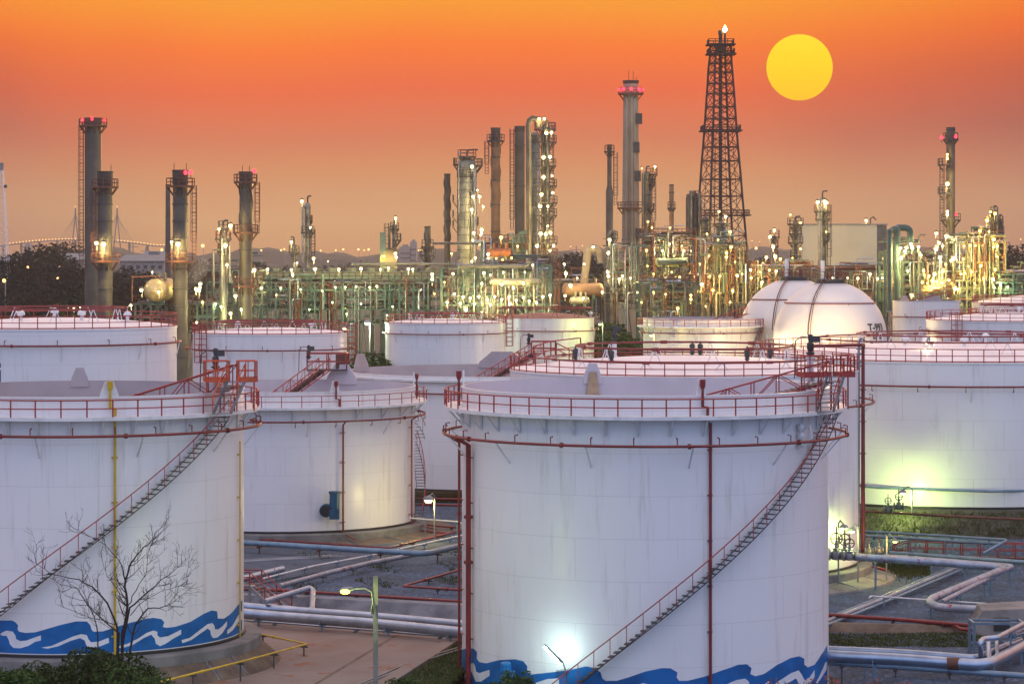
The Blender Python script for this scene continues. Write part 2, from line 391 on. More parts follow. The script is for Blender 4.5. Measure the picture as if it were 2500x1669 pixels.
def tank(px, D, R, zr, zb, label, **k):
    cx = (px-1250)/F*D; c = (cx, D); fl = k.get('floating', False)
    root = thing('storage_tank', label, 'storage tank', (cx, D, zb), 'white storage tanks of the tank farm')
    a = k.get('vis', (-115*D2R, 115*D2R)); mt = k.get('paint', M_TANK); n = k.get('seg', 128)
    sh = MB(); th = .06
    if fl: sh.lathe((cx, D, 0), [(R, zb), (R, zr), (R+.06, zr+.02), (R+.06, zr+.1), (R-th, zr+.1)], n)
    else: sh.lathe((cx, D, 0), [(R, zb), (R, zr-.15), (R+.06, zr-.13), (R+.06, zr)], n)
    sh.build('shell', mt, root, 30)
    if k.get('base_line', True): MB().lathe((cx, D, 0), [(R+.02, zb-.12), (R+.12, zb-.12), (R+.12, zb+.02), (R+.012, zb+.05)], 96).build('bottom_plate', M_BLACK, root)
    if fl:
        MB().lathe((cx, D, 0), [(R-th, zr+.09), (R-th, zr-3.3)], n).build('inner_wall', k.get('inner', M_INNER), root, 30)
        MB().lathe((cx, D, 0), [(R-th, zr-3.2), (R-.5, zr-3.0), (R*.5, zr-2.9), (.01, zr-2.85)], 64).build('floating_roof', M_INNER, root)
    else:
        rise = k.get('rise', R*.11); pr = [((R+.05)*(1-i/8), zr+rise*(1-((8-i)/8)**2)) for i in range(9)]
        pr[-1] = (.01, zr+rise)
        MB().lathe((cx, D, 0), pr, 96).build('roof', k.get('roofmat', M_ROOF), root)
    zd = zr-k.get('deck_drop', 1.0); wd = k.get('deck', 0)
    if wd:
        MB().lathe((cx, D, 0), [(R-.01, zd), (R+wd, zd), (R+wd, zd-.2), (R+wd-.06, zd-.2), (R+wd-.06, zd-.05), (R-.01, zd-.05)], n).build('walkway', M_WHITE, root, 30)
        nb = k.get('brackets', 22)
        for i in range(nb):
            t = a[0]+(a[1]-a[0])*(i+.5)/nb; mb = MB()
            mb.beam(on(c, t, R+.06, zd-.05), on(c, t, R+.06, zd-1.15), .085); mb.beam(on(c, t-.0, R+wd-.12, zd-.12), on(c, t, R+.08, zd-1.1), .075)
            mb.build('bracket', M_WHITE, root)
    if k.get('rail', True):
        mb = MB(); rr = R+wd-.06 if wd else R; zz = zd if wd else zr
        m = k.get('posts', 60)
        mb.rail([on(c, 2*pi*i/m+.05, rr, zz) for i in range(m)], k.get('rail_h', .95), k.get('rail_r', .034), closed=True, toe=not wd)
        mb.build('railing', M_RED, root)
    if k.get('ring'):
        zp = zr-k['ring']; rp = R+k.get('ring_off', 1.1); mb = MB(); pr = k.get('ring_r', .085)
        mb.tube(arc(c, rp, zp, a[0], a[1], 72), pr, 6)
        nh = k.get('hooks', 16)
        for i in range(nh):
            t = a[0]+(a[1]-a[0])*(i+.5)/nh; p = on(c, t, rp, zp); q = on(c, t, rp-.22, zp)
            s = -1 if k.get('hook_down') else 1
            mb.tube([p, p+Vector((0,0,.42*s)), q+Vector((0,0,.46*s)), q+Vector((0,0,.38*s))], .028, 4)
            if i % 3 == 1:
                p = on(c, t+.05, rp, zp); p2 = on(c, t+.05+.14/R, rp, zp); mb.tube([p, p2], pr*1.75, 8)
        mb.build('spray_ring_pipe', M_PIPE, root)
        ns = k.get('struts', 7)
        for i in range(ns):
            t = a[0]+(a[1]-a[0])*(i+.35)/ns
            mb = MB(); mb.beam(on(c, t, rp-.05, zp-.1), on(c, t, R+.02, zp-1.25), .075); mb.beam(on(c, t, R, zp-.08), on(c, t, rp, zp-.08), .06)
            mb.build('pipe_strut', M_WHITE, root)
    for (t, z0, r, m) in k.get('risers', []):
        mb = MB(); t *= D2R; zt = zr-k.get('ring', 2.0); rt = R+.3
        zt = k.get('riser_top', zt)
        mb.tube([on(c, t, R+(k.get('ring_off', 1.1) if m is M_PIPE and k.get('ring') else .3), zt), on(c, t, rt, zt-.5), on(c, t, rt, z0)], r, 8)
        z = zt-1.2
        while z > z0+.5:
            mb.box(on(c, t, R+.15, z), (.42, .12, .06), t); mb.tube([on(c, t, rt, z-.9), on(c, t, rt, z-.72)], r*1.6, 8) if int(z) % 2 else None
            z -= 2.6
        mb.build('riser_pipe', m, root)
    return root, c

TANKS = {}
def reg(name, r): TANKS[name] = r; return r

# A: the big near tank right of the middle
A, cA = reg('A', tank(1574, 157, 10.77, 16.4, -.8, 'nearest big white open-top tank, blue wave mural, stairs rising rightward, right of centre',
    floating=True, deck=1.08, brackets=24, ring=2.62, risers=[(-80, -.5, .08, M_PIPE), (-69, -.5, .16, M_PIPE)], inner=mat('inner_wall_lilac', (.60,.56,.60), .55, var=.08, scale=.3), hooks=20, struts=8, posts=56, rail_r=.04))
RA, zA = 10.77, 16.4
spiral(A, cA, RA, -30*D2R, 68*D2R, -.6, 15.1)
mb = MB(); mb.tube([on(cA, 16.5*D2R, RA+.14, 15.0), on(cA, 16.5*D2R, RA+.14, -.5)], .085, 8)
for i in range(6): mb.box(on(cA, 16.5*D2R, RA+.06, 13.5-i*2.5), (.26,.12,.08), 16.5*D2R)
mb.build('foam_pipe', M_PIPE, A)
foam(A, cA, RA, 15.5*D2R-.28/RA, zA, 1.0, .6); foam(A, cA, RA, -86*D2R, zA, 1.05, .6)
st = foam(A, cA, RA, 195*D2R, zA, .98, 1.25, red=False, mats=MATS['inner_wall_lilac'])
mb = MB(); mb.add([on(cA, 195*D2R+a/RA, RA-.2, z) for a, z in ((-.5, zA-1.7), (.5, zA-1.7), (.26, zA+.45), (-.26, zA+.45))], [(0,1,2,3)])
mb.build('rust_stain', mat('foam_stain', (.50,.36,.22), .7, scale=1.5), A)
# mural
def z3(l): return [(1080+x/2.4216, 1200+y/2.4216) for x, y in l]
mur = wrap_poly(z3([(112,935),(150,922),(185,925),(205,945),(203,985),(220,1005),(260,1012),(340,992),(430,988),(480,1000),(503,1030),(500,1060),(520,1078),(600,1070),(730,1055),(850,1030),(900,1040),(935,1065),(945,1100),(965,1115),(1030,1115),(1100,1095),(1200,1060),(1300,1040),(1350,1042),(1390,1065),(1385,1095),(1400,1115),(1450,1115),(1550,1090),(1650,1055),(1750,1020),(1800,1017),(1828,1040),(1820,1075),(1850,1088),(1900,1075),(1980,1020),(2060,980),(2110,970),(2140,985),(2140,1020),(2160,1035),(2200,1020),(2240,960),(2270,912),(2276,905),(2276,1330),(1200,1330),(112,1330)]), cA[0], cA[1], RA, -.7, 'wave_mural', M_BLUE, A, .006)
for sw in ([(130,1085),(140,1060),(165,1015),(185,1010),(195,1030),(200,1060),(220,1070),(280,1050),(280,1085),(230,1120),(200,1120),(185,1090),(172,1060),(150,1090),(135,1110)],
           [(440,1165),(520,1138),(620,1105),(690,1100),(690,1165)],
           [(1000,1190),(1120,1150),(1190,1128),(1230,1140),(1240,1180),(1230,1220),(1190,1180),(1100,1190),(1010,1220)],
           [(1560,1190),(1640,1150),(1740,1110),(1790,1102),(1812,1120),(1818,1160),(1850,1165),(1900,1140),(1930,1115),(1930,1160),(1870,1210),(1800,1210),(1780,1160),(1700,1170),(1600,1220)],
           [(1930,1160),(1990,1115),(2060,1070),(2105,1053),(2125,1080),(2140,1112),(2170,1095),(2200,1048),(2200,1090),(2170,1140),(2130,1160),(2105,1130),(2090,1100),(2030,1135),(1960,1185)],
           [(2208,1125),(2240,1060),(2262,1010),(2272,1000),(2272,1045),(2250,1080),(2215,1133)]):
    w = wrap_poly(z3(sw), cA[0], cA[1], RA, -.7, 'white_swirl', M_SWIRL, A, .012); w.parent = mur
# notice with tiny writing beside the lamp
mb = MB(); random.seed(3)
for r in range(7):
    x = 1358.0
    while x < 1392-random.random()*8:
        w = 1.2+random.random()*3.2
        t0, z0 = cylhit(x, 1636+r*2.6-(x-1358)*.12, cA[0], cA[1], RA); t1, z1 = cylhit(x+w, 1636+r*2.6-(x+w-1358)*.12, cA[0], cA[1], RA)
        mb.add([on(cA, t0, RA+.014, z0), on(cA, t1, RA+.014, z1), on(cA, t1, RA+.014, z1+.03), on(cA, t0, RA+.014, z0+.03)], [(0,1,2,3)]); x += w+1
mb.build('inscription', M_BLACK, A)
# platform, steps and gauge on the right rim of A
def platform_set(root, p, rz, zr, w=1.6, w2=.9, m=M_RED):
    mb = MB(); t = rz
    e = Vector((cos(t), sin(t), 0)); o = Vector((sin(t), -cos(t), 0))       # e along the rim, o outward
    q1 = p-e*.9; q2 = p+e*.82+o*.2
    dk = MB(); dk.box(q1, (w, 1.5, .06), rz); dk.box(q2, (w2, 1.3, .06), rz)
    for q, a, b in ((q1, w, 1.5), (q2, w2, 1.3)):
        for s in (-1, 1):
            dk.box(q+o*s*b/2+Vector((0,0,.11)), (a, .04, .22), rz); dk.box(q+e*s*a/2+Vector((0,0,.16)), (.04, b-.1, .22), rz)
    dk.build('platform', m, root)
    cage_box(mb, q1+Vector((0,0,.05)), w-.06, 1.44, 1.12, rz, .03); cage_box(mb, q2+Vector((0,0,.05)), w2-.06, 1.24, 1.12, rz, .03)
    for s in (-1, 1):
        for (x, y) in ((q1, .7), (q2, .75)): mb.tube([x+e*s*.5+o*y*-1, Vector((x.x, x.y, zr-1.0))+e*s*.5-o*y], .05, 5)
    mb.build('platform_cage', m, root)
    tr = MB(); a0 = p+e*.12+o*.75; a1 = p-e*.75+o*1.5+Vector((0,0,zr-1.0-p.z))
    for i in range(9):
        u = a0+(a1-a0)*i/8; tr.box(u, (.95,.3,.04), rz)
    for s in (-1, 1): tr.beam(a0+e*s*.5, a1+e*s*.5, .05, .2)
    stp = tr.build('access_step', M_GREY, root)
    mb = MB()
    for s in (-1, 1):
        mb.rail([a0+e*s*.52, (a0+a1)/2+e*s*.52, a1+e*s*.52], 1.0, .035)
    hr = mb.build('handrail', m, root); hr.parent = stp
    return p, e, o
p, e, o = platform_set(A, W(2024,918,151.5), 12*D2R, zA)
gauge(A, p-e*.75-o*1.1-Vector((0,0,.35)), 2.5)
rolling_ladder(A, p+e*.25-o*.9+Vector((0,0,-.4)), Vector((cA[0]-1.0, cA[1]-1.5, zA-2.7)), 1.0, 1.2)
mb = MB(); q = on(cA, 50*D2R, RA+.25, zA-1.9)
for dz in (0, -.45, -.9): mb.ball((q.x, q.y, q.z+dz), .22, 10); mb.lathe((q.x, q.y, q.z+dz-.25), [(.1,0),(.1,.5)], 8)
mb.tube([q, q+Vector((.5,-.1,.1)), q+Vector((.6,-.1,-.6)), q+Vector((.1,0,-.9))], .07, 6)
mb.build('vent_valve', M_WHITE, A)

# B: the near tank at the left edge
RB, zB, zbB = 9.56, 16.2, 1.9
B, cB = reg('B', tank(200, 158, RB, zB, zbB, 'near white open-top tank with blue wave mural, cut by the left edge',
    floating=True, deck=.95, brackets=22, ring=2.05, ring_off=1.0, hooks=18, struts=7, posts=46, rail_r=.042))
spiral(B, cB, RB, -35*D2R, 62*D2R, zbB+.1, 14.9)
mb = MB(); tB = 20*D2R
mb.tube([on(cB, tB, RB+.16, zB-1.2), on(cB, tB, RB+.16, zbB)], .07, 8)
for i in range(5): mb.box(on(cB, tB, RB+.07, 12.9-i*2.5), (.34,.14,.07), tB)
mb.build('foam_pipe', M_YELLOW, B)
mb = MB(); tE = 80*D2R; mb.tube([on(cB, tE, RB+.14, zB-2.9), on(cB, tE, RB+.14, zbB-.6), on(cB, tE+.06, RB+1.2, .9)], .04, 8)
for i in range(5): mb.box(on(cB, tE, RB+.07, 12.5-i*2.5), (.3,.14,.07), tE)
mb.build('foam_pipe', M_YELLOW, B)
foam(B, cB, RB, tB-.28/RB, zB, .95, 1.15, mats=M_YELLOW)
foam(B, cB, RB, 190*D2R, zB, .9, 1.15, red=False)
p, e, o = platform_set(B, W(567,930,153), 12*D2R, zB, 1.4, 1.1, M_ORANGE)
gauge(B, p-e*.85-o*1.1-Vector((0,0,.85)), 2.5)
rolling_ladder(B, p+e*.25-o*.9+Vector((0,0,-.4)), Vector((cB[0]-.5, cB[1]-2.5, zB-2.6)), 1.0, 1.3)
def z1(l): return [(x/3.0215, 1150+y/3.0215) for x, y in l]
mur = wrap_poly(z1([(-260,1150),(-150,1120),(0,1098),(90,1098),(115,1112),(135,1135),(128,1160),(140,1180),(190,1190),(260,1185),(330,1165),(450,1130),(560,1105),(640,1105),(665,1130),(675,1165),(690,1181),(760,1178),(860,1145),(960,1115),(1060,1090),(1130,1078),(1190,1088),(1212,1112),(1200,1145),(1225,1152),(1290,1145),(1400,1110),(1500,1050),(1560,1024),(1600,1030),(1605,1060),(1605,1083),(1650,1085),(1700,1050),(1750,990),(1778,955),(1786,952),(1786,1220),(1480,1420),(700,1480),(-260,1480)]), cB[0], cB[1], RB, zbB+.1, 'wave_mural', M_BLUE, B, .006)
for sw in ([(0,1200),(20,1185),(50,1172),(95,1180),(115,1210),(120,1235),(150,1250),(200,1245),(250,1225),(302,1208),(302,1245),(260,1255),(210,1285),(150,1303),(100,1300),(75,1275),(65,1240),(50,1212),(20,1210)],
           [(305,1298),(380,1285),(460,1250),(540,1215),(600,1198),(640,1205),(652,1235),(670,1258),(730,1253),(800,1225),(805,1262),(740,1288),(690,1302),(640,1290),(625,1245),(590,1228),(520,1248),(430,1288),(350,1306)],
           [(845,1295),(940,1270),(1020,1230),(1080,1190),(1130,1172),(1160,1180),(1160,1208),(1180,1223),(1240,1213),(1335,1165),(1335,1200),(1280,1230),(1220,1270),(1180,1287),(1150,1270),(1140,1230),(1115,1202),(1060,1227),(980,1277),(900,1302)],
           [(1338,1243),(1400,1225),(1470,1170),(1530,1125),(1565,1117),(1580,1135),(1585,1163),(1610,1163),(1640,1140),(1673,1102),(1673,1135),(1640,1190),(1600,1225),(1570,1228),(1555,1205),(1550,1172),(1530,1157),(1480,1192),(1410,1242),(1345,1265)],
           [(1675,1170),(1710,1140),(1750,1070),(1775,1030),(1783,1032),(1783,1100),(1772,1085),(1750,1120),(1715,1170),(1675,1200)]):
    w = wrap_poly(z1(sw), cB[0], cB[1], RB, zbB+.1, 'white_swirl', M_SWIRL, B, .012); w.parent = mur

# C: open-top tank behind B with the teal motor
RC, zC, zbC = 11.2, 12.55, 1.0
C, cC = reg('C', tank(700, 233, RC, zC, zbC, 'white open-top tank with teal motor at its foot, behind left near tank',
    floating=True, deck=1.1, deck_drop=1.15, brackets=16, ring=2.35, ring_off=.9, hook_down=True, hooks=14, struts=6, posts=46, inner=MATS['inner_wall_lilac']))
for t, r in ((29, .07), (74, .08)):
    mb = MB(); mb.tube([on(cC, t*D2R, RC+.9, zC-2.35), on(cC, t*D2R, RC+.3, zC-2.7), on(cC, t*D2R, RC+.3, zbC-.1), on(cC, t*D2R, RC+2.5, .5)], r, 8)
    for i in range(4): mb.box(on(cC, t*D2R, RC+.15, 9.2-i*2.5), (.5,.12,.06), t*D2R)
    mb.build('riser_pipe', M_PIPE, C)
foam(C, cC, RC, 26*D2R, zC, 1.0, .9); foam(C, cC, RC, 96*D2R, zC, 1.2, .6)
pC = on(cC, 165*D2R, RC-.2, zC+1.0); mb = MB(); dk = MB()
dk.box(pC, (3.6, 2.2, .1)); dk.build('platform', M_TREAD, C)
cage_box(mb, pC, 3.6, 2.2, 1.5, 0, .05); mb.build('platform_cage', M_RED, C)
MB().box((pC.x+1.2, pC.y, pC.z+.75), (.9,.6,1.3)).build('red_cabinet', M_RUSTST, C)
gauge(C, pC+Vector((-1.7,-.6,-.5)), 2.6)
rolling_ladder(C, pC+Vector((-.2,-1.2,0)), Vector((cC[0]-2.2, cC[1]-3.0, zC-2.6)), 1.1, 1.1)
foam(C, cC, RC, 158*D2R, zC, 1.5, 3.2, red=False, mats=MATS['inner_wall_lilac'])
spiral(C, cC, RC, 150*D2R, 95*D2R, zC-1.0, zC-4.5)
# stirrer motor
mb = MB(); q = on(cC, 24*D2R, RC+.9, 3.0)
mb.lathe((q.x, q.y, q.z-.1), [(.01,0),(.42,.02),(.42,1.3),(.5,1.32),(.5,1.5),(.01,1.52)], 14); mb.box((q.x, q.y, q.z-.5), (.8,.9,.8))
mb.tube([q+Vector((-.7,-.3,-.2)), q+Vector((-.7,.5,-.2))], .55, 14); mb.tube([q, on(cC, 24*D2R, RC-.1, 2.9)], .3, 10)
mb.build('stirrer_motor', M_TEAL, C)
mb = MB(); mb.tube([q+Vector((-.7,-.36,-.2)), q+Vector((-.7,-.4,-.2))], .45, 14); mb.build('motor_guard', M_BLACK, C)
spiral(C, cC, RC, 112*D2R, 80*D2R, 7.4, 1.2)

# DB: domed tank right behind A
RD, zD = 13.15, 15.5
DB, cD = reg('D', tank(1669, 202, RD, zD, 1.2, 'white dome-roofed tank directly behind the nearest big tank',
    posts=58, rail_h=1.05, ring=2.4, ring_off=1.2, rail_r=.038, rise=.95, hooks=14, struts=5))
mb = MB(); tt = 92*D2R
mb.tube([on(cD, 60*D2R, RD*.8, zD+1.9), on(cD, 78*D2R, RD+.2, zD+1.9), on(cD, 84*D2R, RD+.35, zD+1.85), on(cD, 84*D2R, RD+.35, zD+1.6), on(cD, 84*D2R, RD+.35, .9), on(cD, 80*D2R, RD+2.2, .5)], .13, 8)
for i in range(6): mb.box(on(cD, 84*D2R, RD+.2, 14-i*2.4), (.7,.7,.06), 0)
mb.build('riser_pipe', M_PIPE, DB)
mb = MB(); q = on(cD, 84*D2R, RD+.1, 0)+Vector((-.15,-.6,0))
mb.tube([q+Vector((.42,0,17.6)), q+Vector((.38,0,17.8)), q+Vector((.15,0,17.85)), q+Vector((0,0,17.6)), q+Vector((0,0,2.0))], .09, 8)
for z in (17.0, 16.6, 16.0, 15.7): mb.lathe((q.x, q.y, z), [(.1,0),(.2,.03),(.2,.15),(.1,.18)], 8)
mb.build('vent_pipe', M_GREY, DB)

def roof_kit(root, c, R, zr, rise, vents, rings, blacks=(), m_support=M_WHITE):
    zt = lambda r: zr+rise*(1-(r/R)**2)
    for (fr, h, r) in rings:
        mb = MB(); rr = R*fr; z = zt(rr)+h
        mb.tube([on(c, 2*pi*i/56, rr, z) for i in range(56)], r, 6, True)
        for i in range(14): mb.tube([on(c, 2*pi*i/14+.1, rr, z), on(c, 2*pi*i/14+.1+.5/rr, rr, z)], r*1.7, 6) if i % 2 else None
        mb.build('foam_ring_pipe', M_PIPE, root)
        for i in range(12):
            t = 2*pi*i/12+.2; p = on(c, t, rr, z); z0 = zt(rr)
            mb = MB(); s = on(c, t+.5/rr, rr, z0); s2 = on(c, t-.5/rr, rr, z0)
            mb.beam(p, s, .06); mb.beam(p, s2, .06); mb.build('pipe_trestle', m_support, root)
    for (dx, dy) in vents:
        x, y = c[0]+dx*R, c[1]+dy*R; z = zt(R*sqrt(dx*dx+dy*dy)); mb = MB()
        mb.lathe((x, y, z-.1), [(.26,0),(.26,.08),(.14,.1),(.14,.5),(.34,.53),(.36,.68),(.27,.86),(.14,.94),(.02,.97)], 12)
        mb.build('roof_vent', M_WHITE, root)
    for (dx, dy) in blacks:
        x, y = c[0]+dx*R, c[1]+dy*R; z = zt(R*sqrt(dx*dx+dy*dy)); mb = MB()
        mb.lathe((x, y, z-.1), [(.12,0),(.12,.2),(.2,.21),(.2,.28),(.13,.3),(.19,.4),(.22,.55),(.19,.7),(.24,.75),(.2,.95),(.07,1.02),(.04,1.2),(.02,1.22)], 10)
        mb.build('relief_valve', M_DARKST, root)
roof_kit(DB, cD, RD, zD, .95, [], [(.62, 1.15, .09), (.8, .5, .07)], [(-.62,.15),(-.43,-.35),(.07,.3),(.12,.34),(.34,-.3),(.52,.22)])
pD = on(cD, -100*D2R, RD-.4, zD+.1); mb = MB()
mb.rail([pD+Vector((1.2,3,0)), pD+Vector((2.6,6,.3)), pD+Vector((5,8,.5))], 1.4, .05); mb.build('roof_rail', M_RED, DB)
gauge(DB, on(cD, -150*D2R, RD*.75, zD+.5), 2.2)

# F: large domed tank at the right edge
RF, zF = 17.0, 15.3
FT, cF = reg('F', tank(2330, 234, RF, zF, 3.5, 'largest white dome-roofed tank, cut by the right edge, lamp glowing at its foot',
    posts=84, rail_h=1.08, ring=1.95, ring_off=.5, hook_down=True, hooks=18, struts=7, rise=1.05, rail_r=.042))
roof_kit(FT, cF, RF, zF, 1.05, [(-.27,-.1),(-.2,-.32),(.0,-.3),(.17,.05)], [(.72, .95, .075), (.5, 1.05, .075)])
mb = MB(); mb.tube([on(cF, -62*D2R, RF+.6, 5.2), on(cF, -30*D2R, RF+.75, 5.0), on(cF, 0, RF+.75, 4.9), on(cF, 40*D2R, RF+.75, 4.8)], .11, 8)
mb.build('girdle_pipe', M_CLADB, FT)

# G: low open-top tank between C and A
RG, zG = 14.8, 12.0
GT, cG = reg('G', tank(1200, 275, RG, zG, 1.0, 'low grey-white open-top tank with grey splash boards, mostly hidden at centre',
    floating=True, deck=.5, deck_drop=.25, brackets=2, rail=False, ring=1.6, ring_off=.35, hooks=14, struts=2, inner=mat('inner_wall_mauve', (.50,.43,.42), .6, var=.1, scale=.3)))
foam(GT, cG, RG, 176*D2R, zG, 1.45, 5.4, red=False); foam(GT, cG, RG, 250*D2R, zG, 1.6, 4.0, red=False)
pG = on(cG, 165*D2R, RG-.4, zG+.9); mb = MB()
rolling_ladder(GT, Vector((pG.x+1.0, pG.y-1, zG+1.3)), Vector((cG[0]-3, cG[1]-2, zG-2.7)), 1.2, 1.1)
cage_box(mb, (pG.x+1.8, pG.y-.5, zG+1.1), 2.6, 2.2, 1.5, 0, .06); mb.rail([Vector((pG.x+3.2,pG.y,zG+1.1)), Vector((pG.x+5,pG.y+.5,zG+.2)), Vector((pG.x+7,pG.y+1,zG-1))], 1.3, .06)
mb.build('platform_cage', M_RED, GT); gauge(GT, (pG.x+.2, pG.y, zG+.8), 2.4)

# mid-ground tanks
H, cH = reg('H', tank(130, 228, 10.5, 18.0, 1, 'white dome-roofed tank at the left edge before the twin chimneys', posts=44, rail_h=1.05, ring=1.35, ring_off=.35, hooks=10, struts=6, rise=.7, rail_r=.04))
roof_kit(H, cH, 10.5, 18.0, .7, [(-.2,-.35),(.02,-.05),(.28,-.3),(.62,-.1)], [(.6,1.1,.09)])
I, cI = reg('I', tank(660, 297, 8.6, 15.3, 1, 'white dome-roofed tank with ladder cages behind the left open tank', posts=34, rail_h=1.05, ring=1.7, ring_off=.8, hooks=9, struts=6, rise=.55, rail_r=.045))
roof_kit(I, cI, 8.6, 15.3, .55, [(-.4,-.2),(.55,-.2)], [(.72,.95,.09)])
def ladder_cage(root, c, R, t, zr, zb, m=M_RED, w=1.0):
    mb = MB(); e = Vector((cos(t), sin(t), 0)); o = Vector((sin(t), -cos(t), 0)); p = on(c, t, R+.1, 0)
    for s in (-.5, .5):
        for q in (.1, 1.0): mb.tube([p+e*s*w+o*q+Vector((0,0,zr+1.2)), p+e*s*w+o*q+Vector((0,0,zb))], .05, 4)
    z = zb
    while z < zr+1.2:
        mb.tube([p-e*.5*w+o*.1+Vector((0,0,z)), p-e*.5*w+o+Vector((0,0,z)), p+e*.5*w+o+Vector((0,0,z)), p+e*.5*w+o*.1+Vector((0,0,z))], .04, 4); z += .65
    mb.build('ladder_cage', m, root)
ladder_cage(I, cI, 8.6, 84*D2R, 15.3, 12.2); ladder_cage(I, cI, 8.6, -50*D2R, 15.3, 12.2)
J, cJ = reg('J', tank(1088, 390, 8.8, 13.9, 1, 'small white tank with white roof vent beside the rusty-roofed tank', posts=30, rail_h=1.1, ring=1.5, ring_off=.35, hooks=8, struts=5, rise=.55, rail_r=.05))
roof_kit(J, cJ, 8.8, 13.9, .55, [(.12,-.1)], [(.62,1.0,.1)]); ladder_cage(J, cJ, 8.8, 82*D2R, 13.9, 10.5)
K, cK = reg('K', tank(1330, 410, 7.6, 14.1, 1, 'weathered white tank with a rusty brown roof, at centre', paint=M_TANKD, roofmat=M_RUSTROOF, posts=24, rail=False, ring=1.9, ring_off=.3, hooks=7, struts=4, rise=.75))
roof_kit(K, cK, 7.6, 14.1, .75, [(.93,.1)], [(.95,1.45,.09)], [(-.6,.1)], M_RUSTST)
LT, cL = reg('L', tank(1710, 400, 8.6, 14.2, 1, 'white open-top tank with red rolling ladder, left of the spheres', floating=True, paint=M_TANKD, deck=.9, brackets=12, posts=34, rail_h=1.0, ring=2.0, ring_off=.6, hooks=8, struts=5, rail_r=.05))
spiral(LT, cL, 8.6, 5*D2R, 78*D2R, 3, 12.9); rolling_ladder(LT, on(cL, 50*D2R, 8.4, 15.0), Vector((cL[0]-2, cL[1]-3, 11.6)), 1, 1.2)
MT, cM = reg('M', tank(2261, 430, 5.35, 16.2, 1, 'narrow white tank with three splash boards, right of the front sphere', floating=True, posts=20, rail=False, ring=2.4, ring_off=.25, hooks=5, struts=4))
for t in (-50, 10, 165): foam(MT, cM, 5.35, t*D2R, 16.2, 1.0, 1.9, red=False)
rolling_ladder(MT, Vector((cM[0]+3.5, cM[1], 17.6)), Vector((cM[0]-4.5, cM[1]-1, 15.9)), .8, .9)
NT, cN = reg('N', tank(2480, 352, 11.7, 15.3, 1, 'white dome-roofed tank with red ladder cage, at the right edge', posts=42, rail_h=1.05, ring=1.5, ring_off=.9, hooks=9, struts=6, rise=.9, rail_r=.045))
roof_kit(NT, cN, 11.7, 15.3, .9, [(.02,-.1)], [(.4,1.2,.1)]); ladder_cage(NT, cN, 11.7, -48*D2R, 15.3, 12.2)
OT, cO = reg('O', tank(2546, 450, 11.8, 15.6, 1, 'farthest white dome-roofed tank, at the right edge behind the others', posts=36, rail_h=1.1, ring=1.5, ring_off=.4, hooks=8, struts=5, rise=1.3, rail_r=.055))
PT, cP = reg('P', tank(2520, 398, 9.5, 14.6, 1, 'rust-banded low tank wedged between two domed tanks at right', floating=True, paint=M_TANKD, posts=30, rail_h=1.1, rail_r=.05, inner=M_RUSTROOF))
# teal lettering block at the left edge on H is only partly in frame
mb = MB()
for (y0, y1) in ((886, 897), (903, 939)):
    t0, za = cylhit(-14, y1, cH[0], cH[1], 10.5); t1, zb_ = cylhit(2.2, y0, cH[0], cH[1], 10.5)
    mb.add([on(cH, t0, 10.51, za), on(cH, t1, 10.51, za), on(cH, t1, 10.51, zb_), on(cH, t0, 10.51, zb_)], [(0,1,2,3)])
mb.build('painted_emblem', M_TEAL, H)
def small_text(txt, px, py, h, c, R, root):
    cu = bpy.data.curves.new('t', 'FONT'); cu.body = txt; cu.size = h; ob = bpy.data.objects.new('t', cu); COL.objects.link(ob)
    bpy.context.view_layer.update(); dg = bpy.context.evaluated_depsgraph_get(); me = ob.evaluated_get(dg).to_mesh()
    t0, z0 = cylhit(px, py, c[0], c[1], R); mb = MB()
    mb.add([on(c, t0+v.co.x/R, R+.012, z0+v.co.y) for v in me.vertices], [tuple(p.vertices) for p in me.polygons])
    ob.evaluated_get(dg).to_mesh_clear(); bpy.data.objects.remove(ob); return mb.build('lettering', M_BLACK, root)

